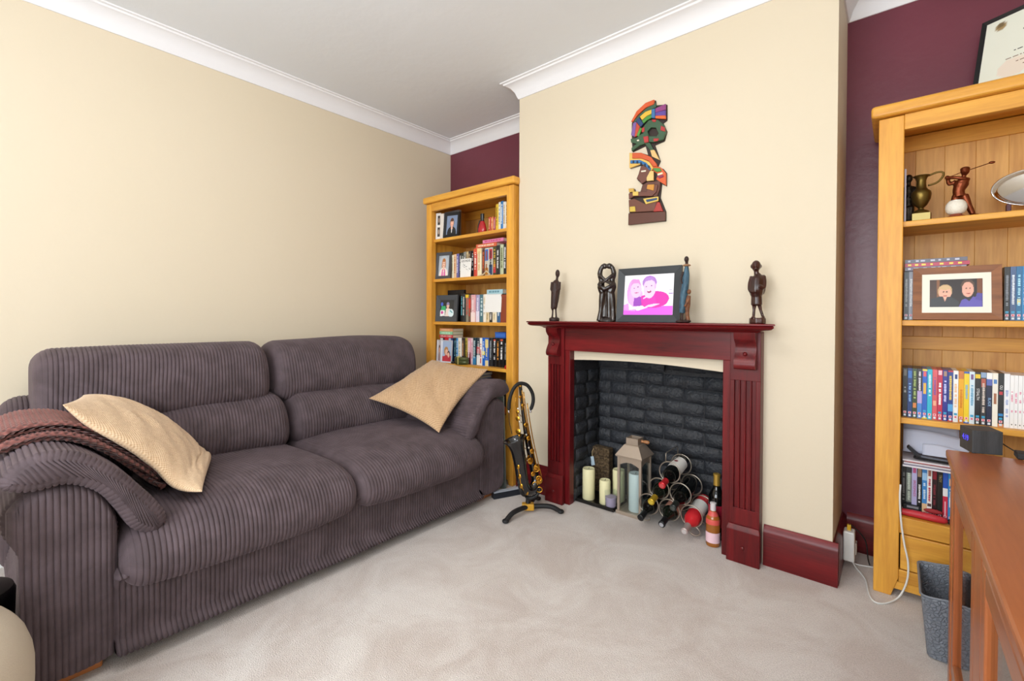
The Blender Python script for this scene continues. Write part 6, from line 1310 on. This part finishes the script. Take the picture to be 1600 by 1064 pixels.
# ================================================================== pine glazed cabinet
M_pine = wood('orange_pine_level', '#8a4a26', '#a9633a', 1, .8, .33, .3); M_pinez = wood('orange_pine_upright', '#94481f', '#b5662f', 2, .9, .38, .25)
CX0, CX1, CY0, CY1, CZ = .126, .58, .62, 1.845, .69
CB = thing('glazed_cabinet', 'low pine cabinet with glazed doors in front of the bookcase', 'cabinet', ((CX0+CX1)/2, (CY0+CY1)/2, 0))
for k in range(3):      # the top is three boards
    a = CX0-.012+k*(CX1-CX0+.018)/3; b_ = a+(CX1-CX0+.018)/3-.0006
    MB().box((a, CY0-.01, CZ-.024), (b_, CY1+.015, CZ)).build('top_board', M_pine, CB, bevel=.005 if k == 0 else .0012)
MB().box((CX0+.004, CY1-.02, .035), (CX1, CY1, CZ-.024)).build('side_panel', M_pinez, CB, bevel=.002); MB().box((CX0+.004, CY0, .035), (CX1, CY0+.02, CZ-.024)).build('side_panel', M_pinez, CB, bevel=.002)
MB().box((CX1-.012, CY0+.02, .06), (CX1, CY1-.02, CZ-.024)).build('back_panel', wood('pale_pine_panel', '#b98b58', '#cfa472', 1, .7, .5, .05), CB)
MB().box((CX0+.01, CY0+.02, .045), (CX1-.012, CY1-.02, .062)).build('bottom_board', M_pine, CB); MB().box((CX0+.06, CY0+.02, .35), (CX1-.012, CY1-.02, .366)).build('shelf', M_pine, CB)
for a, b_ in ((CY1-.055, CY1), (CY0, CY0+.055)): MB().box((CX0-.002, a, 0), (CX0+.045, b_, CZ-.024)).build('corner_post', M_pinez, CB, bevel=.003)
for a, b_ in ((CY1-.055, CY1), (CY0, CY0+.055)): MB().box((CX1-.05, a, 0), (CX1, b_, .05)).build('foot', M_pinez, CB, bevel=.003)
ym = (CY0+CY1)/2; M_cg = thin_glass('cabinet_glass', '#f2f4f0')
MB().box((CX0+.002, CY0+.055, CZ-.062), (CX0+.03, CY1-.055, CZ-.024)).build('top_rail', M_pine, CB, bevel=.002); MB().box((CX0+.002, CY0+.055, .02), (CX0+.03, CY1-.055, .07)).build('bottom_rail', M_pine, CB, bevel=.002)
MB().box((CX0, 1.225, .0), (CX0+.03, 1.322, CZ-.024)).build('middle_post', M_pinez, CB, bevel=.003)
for k, (a, b_) in enumerate(((CY0+.057, 1.2235), (1.3235, CY1-.057))):
    z0_, z1_ = .073, CZ-.065; w_ = .048
    d_ = MB().box((CX0, a, z0_), (CX0+.022, a+w_, z1_)).build('door', M_pinez, CB, bevel=.004); MB().box((CX0, b_-w_, z0_), (CX0+.022, b_, z1_)).build('door_stile', M_pinez, d_, bevel=.004)
    MB().box((CX0, a+w_, z1_-w_), (CX0+.022, b_-w_, z1_)).build('door_rail', M_pine, d_, bevel=.004); MB().box((CX0, a+w_, z0_), (CX0+.022, b_-w_, z0_+w_)).build('door_rail', M_pine, d_, bevel=.004)
    MB().box((CX0+.009, a+w_-.003, z0_+w_-.003), (CX0+.012, b_-w_+.003, z1_-w_+.003)).build('pane', M_cg, d_)
vz = (.27, 1.66, .3665); MB().lathe([(.03, 0), (.05, .012), (.065, .05), (.055, .09), (.03, .12), (.022, .14), (.03, .155), (.027, .154), (.019, .14), (.05, .09), (.06, .05), (.045, .014), (0, .006)], vz, (0, 0, 1), 24).build('glass_vase', thin_glass('vase_glass', '#eef2ee'), base=vz, smooth=60, label='round clear glass vase inside the pine cabinet', cat='vase')
# alarm clock and its lead
A, B_, C_ = Zp(1519, 708.4, CZ), Zp(1567, 712, CZ), Zp(1499.3, 697.6, CZ); A[2] = B_[2] = C_[2] = CZ+.0005; hh = .066
CK = thing('alarm_clock', 'black wooden cube clock with blue digits on the pine cabinet', 'clock', (A+B_+C_)/3); ux = (B_-A); uy = (C_-A); D_ = B_+uy
MB().add([A, B_, D_, C_, A+[0, 0, hh], B_+[0, 0, hh], D_+[0, 0, hh], C_+[0, 0, hh]], [(0, 3, 2, 1), (4, 5, 6, 7), (0, 1, 5, 4), (1, 2, 6, 5), (2, 3, 7, 6), (3, 0, 4, 7)]).build('body', wood('black_ash_veneer', '#2b2d30', '#43464a', 2, 3, .5, 0), CK, bevel=.0015)
eu = (A-C_)/np.linalg.norm(A-C_); fn = np.array([eu[1], -eu[0], 0]); fn = fn if fn[0] < 0 else -fn
lettering(CK, '4:19', (A+C_)/2+V3(0, 0, hh*.56)+fn*.0012, eu, (0, 0, 1), .024, mat('blue_led', '#4a44f0', .4, emit=('#4540ff', 1.6)), .036, 'digits')
bb = Zp(1592, 716, CZ); bb[2] = CZ
MB().box((bb[0]-.006, bb[1]-.02, CZ+.0003), (bb[0]+.06, bb[1]+.03, CZ+.017)).build('set_top_unit', M_rub, base=bb, bevel=.003, label='small black plastic unit beside the cube clock', cat='adapter')
cable('clock_lead', [B_*.3+D_*.7+V3(.0, 0, .03), B_*.3+D_*.7+V3(.012, .004, .028), (B_+bb)/2+V3(0, .02, .02), bb+V3(.0, .01, .012)], .0016, M_rub, 'short black lead from the cube clock')
# ================================================================== globe lamp added out of view to fill the room with light
PL = thing('added_fill_lamp', 'added white paper globe lamp, an unseen fill light for the room', 'lamp', (-1.0, .35, ZC))
MB().lathe([(.045, 0), (.045, -.02), (.012, -.03)], (-1.0, .35, ZC), (0, 0, 1), 20).build('ceiling_rose', M_wpl, PL, smooth=45)
MB().tube([(-1.0, .35, ZC-.025), (-1.0, .35, 2.30)], .003, 8).build('flex', M_wpl, PL)
MB().ell((-1.0, .35, 2.19), .15, .15, .13, 28).build('fill_globe', mat('fill_globe_glow', '#f4efe6', .8, emit=('#fffaf4', 26)), PL, smooth=180)
# ================================================================== beside the near arm of the sofa
M_pouf = mat('oatmeal_fabric', '#c6b9a5', .9, bump=(260, .5, .003))
N = 40; th_ = np.linspace(0, math.pi, 22); ph = np.linspace(0, 2*math.pi, N, endpoint=False)
pc_ = V3(-1.64, -.175, .0)
P = np.array([[pc_+V3(.27*math.copysign(abs(math.sin(t))**.7, 1)*math.cos(a), .27*abs(math.sin(t))**.7*math.sin(a), .145-.145*math.copysign(abs(math.cos(t))**.8, math.cos(t))) for t in th_] for a in ph])
P[..., 2] = np.clip(P[..., 2]*1.42, 0.0, None)
grid('pouffe', P, M_pouf, base=pc_, ca=True, label='rounded oatmeal fabric pouffe by the near end of the sofa', cat='pouffe')
bn = thing('bin', 'glossy black lidded bin with grey knob beside the sofa arm', 'bin', (-2.0, -.027, 0)); bc = V3(-2.0, -.027, 0)
MB().lathe([(.085, 0), (.098, .01), (.105, .27), (.1, .285), (.03, .30)], bc, (0, 0, 1), 28).build('body', M_tray, bn, smooth=45)
MB().lathe([(.03, .298), (.045, .305), (.048, .325), (.04, .33), (0, .33)], bc, (0, 0, 1), 24).build('knob', mat('grey_knob', '#8a8f96', .35), bn, smooth=45)
cushion('scatter_cushion', bil((-1.80, .035, .66), (-1.62, -.06, .47), (-1.80, -.36, .47), (-1.98, -.28, .66)), .05, M_hess, 'beige cushion leaning on the outer side of the near sofa arm', seed=13, pinch=.06)
